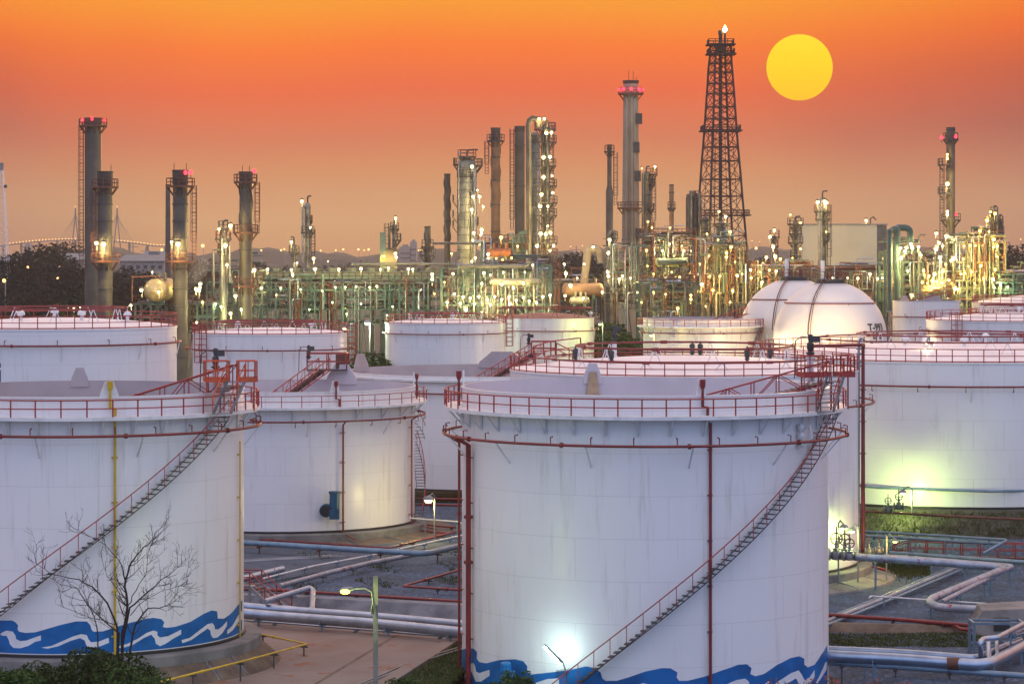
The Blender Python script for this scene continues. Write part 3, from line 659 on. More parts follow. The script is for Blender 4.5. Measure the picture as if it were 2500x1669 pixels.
# ------------------------------------------------------------------ gas spheres
def sphere_tank(px, D, r, zc, label, text):
    cx = (px-1250)/F*D; root = thing('gas_sphere', label, 'gas sphere', (cx, D, 0), 'white gas spheres')
    mb = MB(); m = 40
    mb.lathe((cx, D, zc), [(max(.01, r*sin(pi*i/m)), -r*cos(pi*i/m)) for i in range(m+1)], 80); mb.build('shell', M_SPH, root)
    for i in range(10):
        t = 2*pi*i/10; mb = MB(); mb.tube([on((cx, D), t, r*.98, 0), on((cx, D), t, r*.98, zc)], .3, 10); mb.build('leg', M_WHITE, root)
    mb = MB(); mb.tube([on((cx, D), 2*pi*i/48, r*.80, zc+r*.62) for i in range(48)], .09, 6, True)
    mb.tube([on((cx, D), 2*pi*i/48, r*1.02, zc-r*.42) for i in range(48)], .09, 6, True)
    for i in range(8): t = 2*pi*i/8+.3; mb.tube([on((cx, D), t, r*.80, zc+r*.62), on((cx, D), t, r*.82, zc+r*.5)], .05, 4)
    mb.build('spray_ring_pipe', M_PIPE, root)
    # meridian ladder stair from the crown down the left front
    mb = MB(); pts = []
    for i in range(16):
        a = (8+i*5.2)*D2R; t = -28*D2R; pts.append(Vector((cx+(r+.35)*sin(a)*sin(t), D-(r+.35)*sin(a)*cos(t), zc+(r+.35)*cos(a))))
    mb.tube(pts, .09, 6); mb.tube([q+Vector((.3,0,.1)) for q in pts], .045, 5); mb.build('riser_pipe', M_RUSTST, root)
    dk = MB(); dk.lathe((cx, D, zc+r), [(.01,.3),(2.6,.3),(2.6,.18),(.01,.18)], 20); dk.lathe((cx, D, zc+r-.6), [(2.2,0),(2.2,.78)], 20); dk.build('crown_platform', M_DARKST, root)
    mb = MB(); mb.rail([on((cx, D), 2*pi*i/14, 2.5, zc+r+.3) for i in range(14)], 1.1, .05, closed=True)
    for i in range(6):
        t = i*1.1; q = on((cx, D), t, 1.3, zc+r+.3); mb.tube([q, q+Vector((0,0,.9+.3*(i % 3)))], .16, 6)
    mb.build('crown_railing', M_RUSTST, root)
    mb = MB(); q = on((cx, D), -40*D2R, 1.9, zc+r); mb.tube([q, q+Vector((0,0,3.0))], .3, 8); mb.build('vent_stack', M_WHITE, root)
    if text:
        for txt, py, h, px0 in (('T-993', 805, .98, 2114), ('LPG', 825, .85, 2126), ('2,352 KL', 846, .85, 2117)):
            cu = bpy.data.curves.new('t', 'FONT'); cu.body = txt; cu.size = h*1.42; cu.offset = .055*h
            ob = bpy.data.objects.new('t', cu); COL.objects.link(ob); bpy.context.view_layer.update()
            dg = bpy.context.evaluated_depsgraph_get(); ev = ob.evaluated_get(dg); me = ev.to_mesh(); mb = MB()
            el = asin((CZ-(py-Y0)/F*(D-3)-zc)/r)
            x0 = (px0-1250)/F*(D-4)-cx; az0 = asin(max(-1, min(1, x0/(r*cos(el)))))
            vs = []
            for v in me.vertices:
                e2 = el+v.co.y/r; a2 = az0+v.co.x*1.12/(r*cos(el)); rr = r+.03
                vs.append((cx+rr*cos(e2)*sin(a2), D-rr*cos(e2)*cos(a2), zc+rr*sin(e2)))
            mb.add(vs, [tuple(p.vertices) for p in me.polygons]); ev.to_mesh_clear(); bpy.data.objects.remove(ob)
            mb.build('lettering', M_BLACK, root, 0)
    return root
M_SPH = tank_paint('sphere_white', (.74,.69,.63), .2, (.5,.45,.4), .12, .42)  # warm lamplight tint mixed into the white paint's base colour
sphere_tank(2026, 388.6, 8.25, 11.7, 'front white gas sphere lettered T-993', True)
sphere_tank(1938, 406.2, 8.25, 11.9, 'rear white gas sphere partly hidden behind the lettered one', False)
HAZE = .00013
# ------------------------------------------------------------------ ground
M_GROUND = mat('ground_earth', (.045,.050,.036), .95, scale=.05, col2=(.07,.062,.045), bump=.2, bscale=.5)
struct(MB().add([(-1700,-100,-1.4),(1700,-100,-1.4),(1700,3250,-1.4),(-1700,3250,-1.4)], [(0,1,2,3)]).build('ground', M_GROUND))
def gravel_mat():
    m = mat('gravel', (.050,.088,.150), .95, scale=.35, col2=(.034,.058,.10)); g = N(m.node_tree); b = g.t.nodes['Principled BSDF']  # blue of the sky light is put into the gravel's base colour
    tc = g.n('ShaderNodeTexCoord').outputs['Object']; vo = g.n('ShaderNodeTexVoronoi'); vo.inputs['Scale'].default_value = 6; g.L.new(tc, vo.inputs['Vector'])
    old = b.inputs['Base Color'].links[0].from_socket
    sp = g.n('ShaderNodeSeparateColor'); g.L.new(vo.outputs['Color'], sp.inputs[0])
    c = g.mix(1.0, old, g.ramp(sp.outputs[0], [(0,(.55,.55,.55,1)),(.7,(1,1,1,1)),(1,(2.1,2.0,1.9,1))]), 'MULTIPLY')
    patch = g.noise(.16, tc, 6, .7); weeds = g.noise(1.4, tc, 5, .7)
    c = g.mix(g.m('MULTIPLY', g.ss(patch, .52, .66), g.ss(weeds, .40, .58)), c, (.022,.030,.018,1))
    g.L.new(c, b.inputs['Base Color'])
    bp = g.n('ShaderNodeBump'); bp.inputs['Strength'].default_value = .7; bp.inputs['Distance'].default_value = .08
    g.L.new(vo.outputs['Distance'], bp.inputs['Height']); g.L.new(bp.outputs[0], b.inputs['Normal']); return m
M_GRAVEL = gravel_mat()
M_GRASS = mat('dark_grass', (.035,.048,.020), .95, scale=1.2, col2=(.055,.045,.028), bump=.6, bscale=3)
def smooth(x, a, b): t = max(0, min(1, (x-a)/(b-a))); return t*t*(3-2*t)
def gz(x, y):
    z = -.86*(1-smooth(sqrt((x-cA[0])**2+(y-cA[1])**2), 11.5, 15.5))
    z += 1.5*smooth(y, 203, 213)*smooth(x, 18, 24)
    return z+.05*sin(x*.5)*cos(y*.37)
mb = MB(); nx, ny = 110, 105; X0, Y0g = -45, 132
for j in range(ny+1):
    for i in range(nx+1): x = X0+i*1.2; y = Y0g+j*1.2; mb.v.append((x, y, gz(x, y)))
mb.f = [(j*(nx+1)+i, j*(nx+1)+i+1, (j+1)*(nx+1)+i+1, (j+1)*(nx+1)+i) for j in range(ny) for i in range(nx)]
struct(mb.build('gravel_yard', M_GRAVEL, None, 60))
def slab(name, pts, z, m, h=.12, st=True, label=None, cat=None):
    n = len(pts); mb = MB(); mb.add([(x, y, z) for x, y in pts]+[(x, y, z-h) for x, y in pts], [tuple(range(n))]+[(i, i+n, (i+1) % n+n, (i+1) % n) for i in range(n)])
    o = mb.build(name, m, None, 0)
    return struct(o) if st else tag(o, label, cat)
slab('concrete_yard', [(-44,128),(-12.9,124),(-3.6,169.2),(-3.2,175.3),(-16,180),(-44,183)], .16, M_CONCP, .3)
slab('kerb', [(-12.7,125),(-11.8,125),(-2.6,169.3),(-3.5,169.3)], .26, M_CONCP, .4)
slab('drain_channel', [(-14.6,132),(-14.35,132),(-7.2,168.3),(-7.45,168.3)], .164, M_EARTH, .02)
slab('grass_verge', [(-11.8,125),(-8.6,125),(-.2,169),(-2.6,169.3)], .10, M_GRASS, .2)
M_ASPH = mat('yard_paving', (.060,.085,.125), .85, scale=.5, col2=(.040,.055,.082), bump=.3, bscale=3)
slab('tank_apron', [(-44,190),(-20,192),(-13,205),(-2,222),(-44,226)], .09, M_ASPH, .15)
slab('cross_path', [(-44,199.5),(-44,197.7),(-13,212),(-14.5,213.2)], .13, M_BUND, .1)
# embankment under the big right-hand tank
mb = MB(); mb.lathe((cF[0], cF[1], 0), [(RF-.2, 3.36), (RF+1.3, 3.36), (RF+2.6, 2.7), (RF+4.4, 1.55), (RF+5.0, 1.2), (RF+5.4,-.3)], 90, -2.2, 2.2)
M_BANK = mat('embankment_grass', (.040,.038,.030), .95, scale=1.0, col2=(.075,.068,.055), bump=.9, bscale=1.4)
struct(mb.build('embankment', M_BANK))
def pad(c, R, zb, out, label, m=M_CONC, z0=.1):
    r = thing('tank_pad', label, 'concrete pad', (c[0], c[1], 0), 'concrete pads under tanks')
    MB().lathe((c[0], c[1], 0), [(R-.3, zb-.13), (R+1.0, zb-.13), (R+1.05, zb-.2), (R+1.05, zb-.75), (R+.8, zb-.76)], 96).build('ring_wall', M_CONC, r)
    MB().lathe((c[0], c[1], 0), [(R+1.0, zb-.72), (R+out, z0), (R+out+.1, z0-.2)], 96).build('sloped_skirt', m, r)
    random.seed(int(R*10))
    for i in range(9):
        t = random.uniform(-.9,1.7); w = random.uniform(.02,.05); p = [on(c, t+random.uniform(-.012,.012), R+1.05+(out-1.1)*k/5, zb-.70+(z0-zb+.72)*k/5) for k in range(6)]
        mb = MB(); mb.tube(p, [w*random.uniform(.6,1.3) for _ in p], 5); mb.build('repair_seam', M_BUND, r)
pad(cB, RB, zbB, 2.2, 'concrete pad with earth skirt under the near left mural tank', M_EARTH, .16)
pad(cC, RC, zbC, 3.6, 'lamp-lit concrete pad under the tank with the teal motor', M_EARTH, .09)
pad(cD, RD, 1.2, 2.8, 'concrete pad under the dome-roofed tank behind the nearest big tank')
# bund walls
def bund(pts, h, w, label, m=None):
    r = MB(); n = len(pts); P3 = [Vector((x, y, 0)) for x, y in pts]
    vs = []
    for i, p in enumerate(P3):
        d = (P3[min(i+1, n-1)]-P3[max(i-1, 0)]).normalized(); s = Vector((d.y, -d.x, 0))
        vs += [p+s*(w/2+.9)+Vector((0,0,-.1)), p+s*w/2+Vector((0,0,h)), p-s*w/2+Vector((0,0,h)), p-s*(w/2+.5)+Vector((0,0,-.1))]
    r.add(vs, [(i*4+k, i*4+k+1, i*4+k+5, i*4+k+4) for i in range(n-1) for k in range(3)])
    return tag(r.build('bund_wall', m or M_BUND, None, 20), label, 'bund wall')
bund([(-30,185.5),(-16,181.8),(-3.2,177.2),(6,173)], .95, 1.3, 'pale concrete bund wall behind the twin silver pipes')
bund([(17.5,172.6),(30,170.5),(46,169)], .45, .4, 'low mossy bund wall right of the nearest big tank', M_EARTH)

# ------------------------------------------------------------------ pipelines
def pipeline(pts, r, m, label, sup=0, smat=None, bends=.0, flange=0, cat='pipeline', hs=0.0):
    P = [G(x, y, z) for x, y, z in pts]
    root = thing('pipeline', label, cat, (P[0].x, P[0].y, 0))
    Q = [P[0]]                                           # round the corners
    for i in range(1, len(P)-1):
        a, b, c = P[i-1], P[i], P[i+1]; k = min(bends or r*3, (b-a).length*.45, (c-b).length*.45)
        s, e = b+(a-b).normalized()*k, b+(c-b).normalized()*k
        Q += [s*(1-t)**2+b*2*t*(1-t)+e*t*t for t in (0,.2,.4,.6,.8,1)]
    Q.append(P[-1])
    MB().tube(Q, r, 14).build('pipe', m, root)
    L = sum((Q[i+1]-Q[i]).length for i in range(len(Q)-1))
    def at(u):
        s = u*L
        for i in range(len(Q)-1):
            d = (Q[i+1]-Q[i]).length
            if s <= d: return Q[i]+(Q[i+1]-Q[i])*(s/d), (Q[i+1]-Q[i]).normalized()
            s -= d
        return Q[-1], (Q[-1]-Q[-2]).normalized()
    for i in range(sup):
        p, d = at((i+.5)/sup); mb = MB(); z0 = gz(p.x, p.y)-.05
        s = Vector((-d.y, d.x, 0)); s = s.normalized() if s.length > .1 else Vector((1,0,0))
        mb.beam(p+Vector((0,0,-r-.04)), (p.x, p.y, z0), max(.09, r*.5)); mb.beam(p-s*(r+.18)+Vector((0,0,-r-.05)), p+s*(r+.18)+Vector((0,0,-r-.05)), .1)
        for k in (-1, 1): mb.beam(p+s*k*(r+.1)+Vector((0,0,-r-.05)), p+s*k*(r+.1)+Vector((0,0,hs)), .05)
        mb.build('pipe_support', smat or M_CLADB, root)
    for i in range(flange):
        p, d = at((i+.6)/flange); MB().tube([p-d*.09, p+d*.09], r*1.6, 12).build('flange', m, root)
    return root
pipeline([(560,1493,.9),(690,1505,.9),(900,1520,.85),(1180,1548,.8)], .33, M_CLAD, 'fat silver pipe in front, of the pair crossing behind the near left tank', 4)
pipeline([(560,1476,1.0),(690,1488,1.0),(900,1503,.95),(1180,1528,.9)], .28, M_CLAD, 'slimmer silver pipe behind, of the pair crossing behind the near left tank', 4)
pipeline([(570,1512,.35),(690,1520,.35),(1180,1560,.35)], .06, M_CLAD, 'thin silver pipe low in front of the twin silver pipes', 3)
pipeline([(645,1468,1.5),(756,1434,1.5),(764,1440,1.4),(762,1486,.9),(752,1490,.9),(650,1478,.9)], .19, M_CLAD, 'silver pipe bent into a hairpin beside the red stile', 2, bends=.5)
pipeline([(560,1437,.5),(683,1440,.5),(1180,1471,.45)], .11, M_PIPE, 'dark red fire pipe running behind the pale bund wall', 5, M_DARKST)
pipeline([(682,1430,.6),(800,1398,.6),(905,1373,.6),(982,1359,.6)], .19, M_CLADR, 'peeling red and silver pipe slanting over blue-tinted gravel left of centre', 4, M_CONC)
pipeline([(640,1412,.5),(760,1382,.5),(920,1352,.5),(1128,1306,.5)], .07, M_WHITE, 'thin white pipe on short posts slanting over blue-tinted gravel', 7, hs=.5)
pipeline([(560,1322,.9),(700,1330,.9),(900,1343,.9),(1040,1351,.9),(1180,1318,.9)], .23, M_CLADB, 'blue-grey pipe crossing the yard in front of the motor tank', 5, M_RUSTST, bends=1.0)
pipeline([(560,1312,.5),(700,1320,.5),(946,1337,.5),(1180,1282,.5)], .09, M_PIPE, 'red fire pipe beside the blue-grey pipe in the middle yard', 6, M_DARKST, flange=5)
pipeline([(1180,1372,.4),(1100,1397,.4),(984,1430,.4),(1180,1443,.4)], .09, M_PIPE, 'red pipe folded into a sharp V on the gravel', 3, M_DARKST, bends=.15, flange=3)
pipeline([(926,1282,.3),(1040,1296,.3),(1100,1302,.3)], .07, M_PIPE, 'thin red pipe leaving the foot of the motor tank', 2, M_DARKST)
pipeline([(1037,1280,.4),(1070,1284,.4),(1180,1291,.4)], .07, M_PIPE, 'short red pipe at the lamp post by the motor tank', 1, M_DARKST)
pipeline([(1000,1264,1.4),(1122,1273,1.4),(1126,1276,1.3),(1127,1296,.5)], .06, M_WHITE, 'thin white handrail pipe at the corner of the motor tank', 2)
pipeline([(1000,1216,.5),(1180,1219,.5)], .11, M_PIPE, 'upper dark red pipe far between the tanks', 2, M_DARKST)
pipeline([(1010,1231,.5),(1180,1234,.5)], .11, M_PIPE, 'lower dark red pipe far between the tanks', 2, M_DARKST)
pipeline([(690,1388,.5),(560,1420,.5)], .24, M_CLAD, 'short silver pipe end behind the red stile', 1)
pipeline([(1010,1632,-.1),(1075,1621,-.1),(1128,1632,-.3)], .06, M_PIPE, 'red pipe on the gravel left of the nearest big tank', 2, M_DARKST)
for i, dy in enumerate((0, 6)):
    pipeline([(820,1700-dy,.2),(1000,1622-dy,.2),(1130,1582-dy,.2)], .05, M_GREY, ('front' if i == 0 else 'rear')+' thin grey cable pipe along the gravel edge', 0)
# right-hand yard
pipeline([(1990,1598,.95),(2200,1608,.95),(2385,1622,.95),(2420,1617,.95),(2530,1560,.95)], .33, M_CLAD, 'fat silver pipe with red band at lower right', 3, bends=1.4)
b = G(2331,1618,.95); MB().tube([b+Vector((-.45,0,0)), b+Vector((.45,-.12,0))], .345, 14).build('red_band', M_RUSTST, bpy.data.objects['pipeline.%03d' % (len([o for o in bpy.data.objects if o.name.startswith('pipeline')])-1)])
pipeline([(1990,1583,.95),(2200,1592,.95),(2380,1606,.95),(2400,1600,.95),(2490,1562,.95)], .22, M_CLAD, 'slimmer silver pipe behind the red-banded one', 3, bends=1.2)
pipeline([(1990,1614,.5),(2200,1627,.5),(2520,1650,.5)], .17, M_CLADB, 'blue-green beam-like pipe along the bottom right', 4, M_DARKST)
pipeline([(2024,1354,2.5),(2140,1362,2.3),(2300,1373,1.9),(2438,1384,1.5),(2452,1388,1.5),(2275,1461,1.2),(2268,1470,1.2),(2290,1482,1.2),(2407,1488,1.2),(2530,1496,1.2)], .27, M_CLADR, 'peeling silver pipe with valves folding back in a Z', 6, bends=.8)
pipeline([(2160,1357,1.3),(2300,1367,1.3),(2474,1381,1.3),(2300,1468,1.15)], .17, M_CLADR, 'second peeling pipe inside the Z-shaped one', 4, bends=.7)
b = G(2437,1489,1.2)
pipeline([(2173,1349,1.2),(2350,1361,1.2),(2520,1373,1.2)], .16, M_CLADB, 'blue-grey pipe below the red walkway', 4)
for i, (o_, r) in enumerate(((0,.17),(9,.11),(-8,.08))):
    pipeline([(1990,1528+o_,.4),(2180,1452+o_,.4),(2345,1382+o_,.4)], r, M_CLADR if i == 0 else M_CLADB, ('thick peeling', 'front thin', 'rear thin')[i]+' pipe of three slanting over gravel at right', 3, M_CONC)
pipeline([(1990,1498,.6),(2200,1512,.6),(2370,1526,.6)], .13, M_PIPE, 'straight red pipe over the gravel right of the nearest big tank', 3, M_DARKST)
pipeline([(2230,1515,.5),(2335,1527,.5),(2345,1535,.4),(2372,1537,.4)], .11, M_PIPE, 'red pipe with a kink in front of the straight one', 1, M_DARKST)
pipeline([(2122,1458,.9),(2127,1454,.9),(2260,1463,.8),(2460,1476,.8)], .055, M_WHITE, 'thin white conduit crossing the three slanting pipes', 3)
pipeline([(2105,1296,2.4),(2300,1307,2.4),(2460,1317,2.4),(2400,1350,1.6)], .10, M_CLADB, 'pale pipe at the foot of the dark embankment', 5)
pipeline([(2090,1306,2.1),(2250,1315,2.1),(2448,1327,2.0)], .13, M_CLADB, 'lower pale pipe at the foot of the dark embankment', 4)
pipeline([(2090,1247,3.6),(2180,1251,3.6),(2330,1260,3.55),(2520,1268,3.5)], .10, M_RUSTST, 'rusty pipe along the top of the dark embankment', 0)
for i, (x, z) in enumerate(((2395,2.0),(2415,1.7),(2435,1.4))):
    pipeline([(x,1608,.9),(x-2,1566-i*4,z),(x+8,1558-i*3,z),(x+40,1556-i*3,z),(2530,1506+i*14,z)], .16-.02*i, M_CLAD, ('left', 'middle', 'right')[i]+' of three risers bending over the green steel frame', 1, bends=.35)
mb = MB(); p0 = G(2378,1598,.0); fr = thing('steel_stand', 'blue-green steel frame carrying pipes at lower right', 'pipe frame', (p0.x, p0.y, 0))
for dx in (0, 3.0):
    for dy in (0, 1.6): mb.beam(p0+Vector((dx,dy,-.1)), p0+Vector((dx,dy,1.9)), .16)
    mb.beam(p0+Vector((dx,0,1.9)), p0+Vector((dx,1.6,1.9)), .14)
for dy in (0, 1.6):
    for z in (.5, 1.9): mb.beam(p0+Vector((0,dy,z)), p0+Vector((3,dy,z)), .14)
mb.build('frame', M_CLADB, fr)
p0 = G(2425,1552,0); cu = thing('culvert', 'sloping concrete culvert block with a dark opening at right', 'culvert', (p0.x, p0.y, 0))
mb = MB(); q = [(-1.9,0,-.2),(3.6,-.4,-.2),(3.6,4,-.2),(-1.2,4,-.2)]; t = [(-.6,.5,1.55),(3.6,.3,1.75),(3.6,4,1.75),(-.4,3.6,1.6)]
mb.add([p0+Vector(v) for v in q+t], [(4,5,6,7),(0,1,5,4),(1,2,6,5),(2,3,7,6),(3,0,4,7)]); mb.build('block', M_CONC, cu, 0)
MB().box(p0+Vector((.55,.12,.75)), (1.0,.35,.8)).build('opening', M_BLACK, cu)

def gate_valve(p, h, label, m=M_GREY):
    r = thing('gate_valve', label, 'valve', p, 'gate valves on the pipes'); x, y, z = p; mb = MB()
    mb.lathe((x, y, z-.3*h), [(.01,0),(.24*h,.05*h),(.3*h,.25*h),(.24*h,.42*h),(.12*h,.5*h),(.2*h,.52*h),(.2*h,.58*h),(.09*h,.6*h),(.07*h,.95*h)], 10)
    mb.tube([(x-.38*h,y,z),(x-.3*h,y,z)], .3*h, 12); mb.tube([(x+.3*h,y,z),(x+.38*h,y,z)], .3*h, 12); mb.build('body', m, r)
    mb = MB(); mb.tube([(x,y,z+.6*h),(x,y,z+1.35*h)], .035*h, 5); mb.build('stem', M_RUSTST, r)
    mb = MB(); mb.tube([(x+.28*h*cos(a), y-.06, z+.75*h+.28*h*sin(a)) for a in [2*pi*i/14 for i in range(14)]], .03*h, 4, True)
    mb.tube([(x-.28*h,y-.06,z+.75*h),(x+.28*h,y-.06,z+.75*h)], .025*h, 4); mb.build('handwheel', M_DARKST, r)
for i, (px, py, h) in enumerate(((2042,1352,1.5),(2062,1353,1.45),(2074,1356,1.2),(2122,1344,.8),(2146,1342,.8))):
    gate_valve(tuple(G(px, py, 2.6 if px < 2100 else 2.2)), h, orl(i)+' gate valve from the nearest big tank, on the Z-shaped pipe')
gate_valve(tuple(G(2194,1235,4.3)), 1.0, 'pale valve at the lamp-lit foot of the big right tank', M_GREENL)
gate_valve(tuple(G(2168,1243,4.3)), .9, 'dark valve left of the lamp at the big right tank', M_GREENL)
# red stile over the pipes
a0 = G(612,1500,.0); st = thing('pipe_stile', 'red and grey steel stile stepping over the silver pipes', 'stile', (a0.x, a0.y, 0))
tp = [Vector((a0.x-1.4, a0.y+.6, 1.9)), Vector((a0.x+.3, a0.y+.4, 1.9)), Vector((a0.x+2.5, a0.y-1.6, .2))]
dn = MB(); rl = MB(); s = Vector((.35,.55,0))
for k in (-1, 1):
    dn.beam(tp[0]+s*k, tp[1]+s*k, .08, .18); dn.beam(tp[1]+s*k, tp[2]+s*k, .08, .22)
    rl.rail([tp[0]+s*k, tp[1]+s*k, (tp[1]+tp[2])/2+s*k, tp[2]+s*k], 1.0, .045)
    for q in (tp[0], tp[1]): dn.beam(q+s*k, Vector((q.x, q.y, -.1))+s*k, .16)
for i in range(9): u = tp[1]+(tp[2]-tp[1])*(i+.5)/9; dn.box(u, (.3,1.2,.04), -.7)
dn.box((tp[0]+tp[1])/2, (1.7,1.3,.05)); dn.build('stair', M_GREY, st); rl.build('handrail', M_RED, st)
# red walkway on the right
p0 = G(2222,1355,.75); p0.z = 0; wk = thing('red_walkway', 'long red-railed walkway over the pipes at right', 'walkway', (p0.x, p0.y, 0)); mb = MB(); dk = MB()
for dy in (0, 1.0):
    mb.rail([Vector((p0.x-1.2, p0.y+dy, .4))]+[Vector((p0.x+i*1.35, p0.y+dy-.1*i, .75-.02*i)) for i in range(9)], 1.05, .045)
dk.beam(Vector((p0.x, p0.y+.5, .7)), Vector((p0.x+11, p0.y-.4, .55)), 1.1, .08)
for i in range(5): dk.beam(Vector((p0.x+.5+i*2.4, p0.y+.5-.1*i, .7)), Vector((p0.x+.5+i*2.4, p0.y+.5-.1*i, -.1)), .12)
mb.build('railing', M_RED, wk); dk.build('deck', M_RUSTST, wk)
# yellow gas pipe on stub posts, foreground
pipeline([(606,1536,.9),(640,1548,.9),(750,1571,.8),(600,1611,1.25),(380,1666,1.3),(300,1692,1.3)], .055, M_YELLOW, 'yellow pipe zigzagging over the pink concrete yard', 6, M_DARKST, bends=.2, flange=5)
# cyan motor and conduits at the foot of A
p = Vector((*on(cA, -50*D2R, RA+.9, 0).to_2d(), 1.5)); p = Vector((((1235-1250)/F*148.8), 148.8, ZP(1640,148.8)))
mo = thing('pump_motor', 'bright blue upright motor at the foot of the nearest big tank', 'motor', (p.x, p.y, p.z-1.2))
mb = MB(); mb.lathe((p.x, p.y, p.z-.6), [(.01,0),(.3,.0),(.3,.2),(.26,.22),(.26,.95),(.3,.97),(.3,1.1),(.2,1.18),(.01,1.2)], 14); mb.build('casing', M_CYAN, mo)
mb = MB()
for i in range(10): a = 2*pi*i/10; mb.box((p.x+.28*cos(a), p.y+.28*sin(a), p.z-.02), (.07,.02,.7), a)
mb.build('cooling_fin', M_CYAN, mo); MB().box((p.x+.36, p.y-.1, p.z-.1), (.3,.3,.4)).build('terminal_box', M_CYAN, mo)
MB().lathe((p.x, p.y, p.z-1.3), [(.12,0),(.12,.7)], 10).build('pedestal', M_CYAN, mo)
# ------------------------------------------------------------------ refinery units
LAMPS = []
def lamp(px, py, D, kind='w', host='', size=.34, pole=1.2): LAMPS.append((W(px, py, D), kind, host, size, pole))
def ring_platform(root, c, r, z, e, m=M_RUSTST, a0=0.0, a1=2*pi, rail=M_RUSTST, h=1.15, brk=8):
    mb = MB(); full = a1-a0 > 6.2
    mb.lathe((c[0], c[1], 0), [(r, z), (r+e, z), (r+e, z-.3), (r, z-.25)], 24, a0, a1)
    for i in range(brk):
        t = a0+(a1-a0)*(i+.5)/brk; mb.beam(on(c, t, r+e-.1, z-.2), on(c, t, r, z-e*1.1-.3), .14)
    pf = mb.build('platform', m, root); n = max(6, int((r+e)*(a1-a0)/1.3))
    mb = MB(); mb.rail([on(c, a0+(a1-a0)*i/n, r+e-.08, z) for i in range(n if full else n+1)], h, .065, closed=full)
    b = mb.build('railing', rail, root); b.parent = pf; return pf
def cage_ladder(root, p, z0, z1, m=M_RUSTST, hoops=True):
    mb = MB()
    for s in (-.3, .3): mb.tube([(p[0]+s, p[1], z0), (p[0]+s, p[1], z1)], .06, 4)
    z = z0
    while z < z1: mb.tube([(p[0]-.3, p[1], z), (p[0]+.3, p[1], z)], .04, 4); z += .6
    if hoops:
        z = z0+2
        while z < z1: mb.tube([(p[0]-.45, p[1], z), (p[0]-.45, p[1]-.6, z), (p[0]+.45, p[1]-.6, z), (p[0]+.45, p[1], z)], .045, 4); z += 1.5
        for s in (-.45, .45): mb.tube([(p[0]+s, p[1]-.5, z0+2), (p[0]+s, p[1]-.5, z1)], .05, 4)
    mb.build('ladder', m, root)
def beacon(root, p, r=.3):
    MB().ball(p, r, 8, 1.2).build('beacon', L_R, root); MB().tube([p-Vector((0,0,1.0)), p-Vector((0,0,r))], .06, 5).build('beacon_post', M_DARKST, root)

def chimney(px, w, top, D, label, m=M_STACK, tip=None, plats=(), ladder=None, strake=False, bands=(), beacons=(), flare=1.0, rods=(), w2=None, pm=M_RUSTST):
    x = (px-1250)/F*D; c = (x, D); r = w/2*D/F; zt = ZP(top, D); r2 = (w2/2*D/F if w2 else r)
    root = thing('chimney', label, 'chimney', (x, D, -1.4), 'refinery chimneys')
    zb = zt-tip*D/F if tip else zt
    MB().lathe((x, D, 0), [(r2, -1.4), (r+(r2-r)*.0, zb)], 40).build('shell', m, root)
    if tip: MB().lathe((x, D, 0), [(r*1.01, zb), (r*1.06, zb+.1), (r*1.06, zt-.3), (r*1.12, zt-.25), (r*1.12, zt), (r*.9, zt), (r*.9, zt-3)], 40).build('tip', M_SOOT, root)
    else: MB().lathe((x, D, 0), [(r, zt-.3), (r*1.06, zt-.28), (r*1.06, zt), (r*.88, zt), (r*.88, zt-3)], 32).build('tip', M_SOOT, root)
    for y in bands:
        z = ZP(y, D); MB().lathe((x, D, 0), [(r*1.0, z-.15), (r+.1, z-.13), (r+.1, z+.13), (r*1.0, z+.15)], 32).build('band', M_DARKST, root)
    for (y, e) in plats: ring_platform(root, c, r+(r2-r)*max(0, min(1, (zt-ZP(y, D))/(zt+1.4))), ZP(y, D), e*D/F, pm, rail=pm)
    if ladder:
        s, y0, y1 = ladder; cage_ladder(root, (x+s*(r+.55), D-.3), ZP(y1, D), ZP(y0, D), pm)
    if strake:
        mb = MB()
        for k in range(3):
            pts = [on(c, 2*pi*(k/3+i/20), r+.07, zt-1-i*r*.75) for i in range(int((zt-1-ZP(strake, D))/(r*.75)))]
            if len(pts) > 1: mb.tube(pts, .10, 4)
        mb.build('helical_strake', m, root)
    for (bx, by) in beacons: q = W(bx, by, D); q.y = D-r-.3 if abs(bx-px) < w*.6 else D; beacon(root, q)
    for (bx, l) in rods: q = W(bx, top, D); MB().tube([q-Vector((0,0,.5)), q+Vector((0,0,l*D/F))], .05, 4).build('lightning_rod', M_DARKST, root)
    return root, c, r
M_SOOT = MATS['sooty_stack']
chimney(227, 40, 288, 480, 'tall plain grey chimney with red beacons, tallest at far left', M_STACK, 18, [(306, 15)], (-1, 310, 650), beacons=[(206,294),(228,291),(255,294)])
chimney(256.5, 36, 418, 420, 'banded chimney in front of the tallest left one', M_STACK, 38, [(455, 15), (636, 18)], (-1, 455, 620), bands=(499,540,580,656,705,748), rods=[(271,16)])
chimney(440, 36, 415, 420, 'banded chimney with two red railed galleries beside the golden drum', M_STACK, 36, [(453, 18), (636, 18)], (1.3, 453, 620), bands=(498,540,580,656,705,748,870), beacons=[(456,422),(466,421)], rods=[(425,16),(455,16)])
chimney(410, 11, 450, 640, 'thin plain chimney half hidden behind the banded one', M_STACK, w2=16)
chimney(600, 31, 419, 430, 'spiral-finned chimney with red galleries, right of the banded ones', M_STACK, 26, [(443, 14), (566, 16), (697, 16)], (1.2, 445, 570), strake=610, bands=(610,), beacons=[(621,418)], rods=[(592,14),(609,14)])
chimney(1092, 15, 424, 505, 'slim finned grey chimney left of the domed column', M_STACK, None, [], None, 590, bands=(456,500,540,585))
chimney(1044, 15, 552, 480, 'short finned chimney rising from the green pipe rack', M_STACK, None, [(601, 9), (622, 13)], None, 600, pm=M_DARKST)
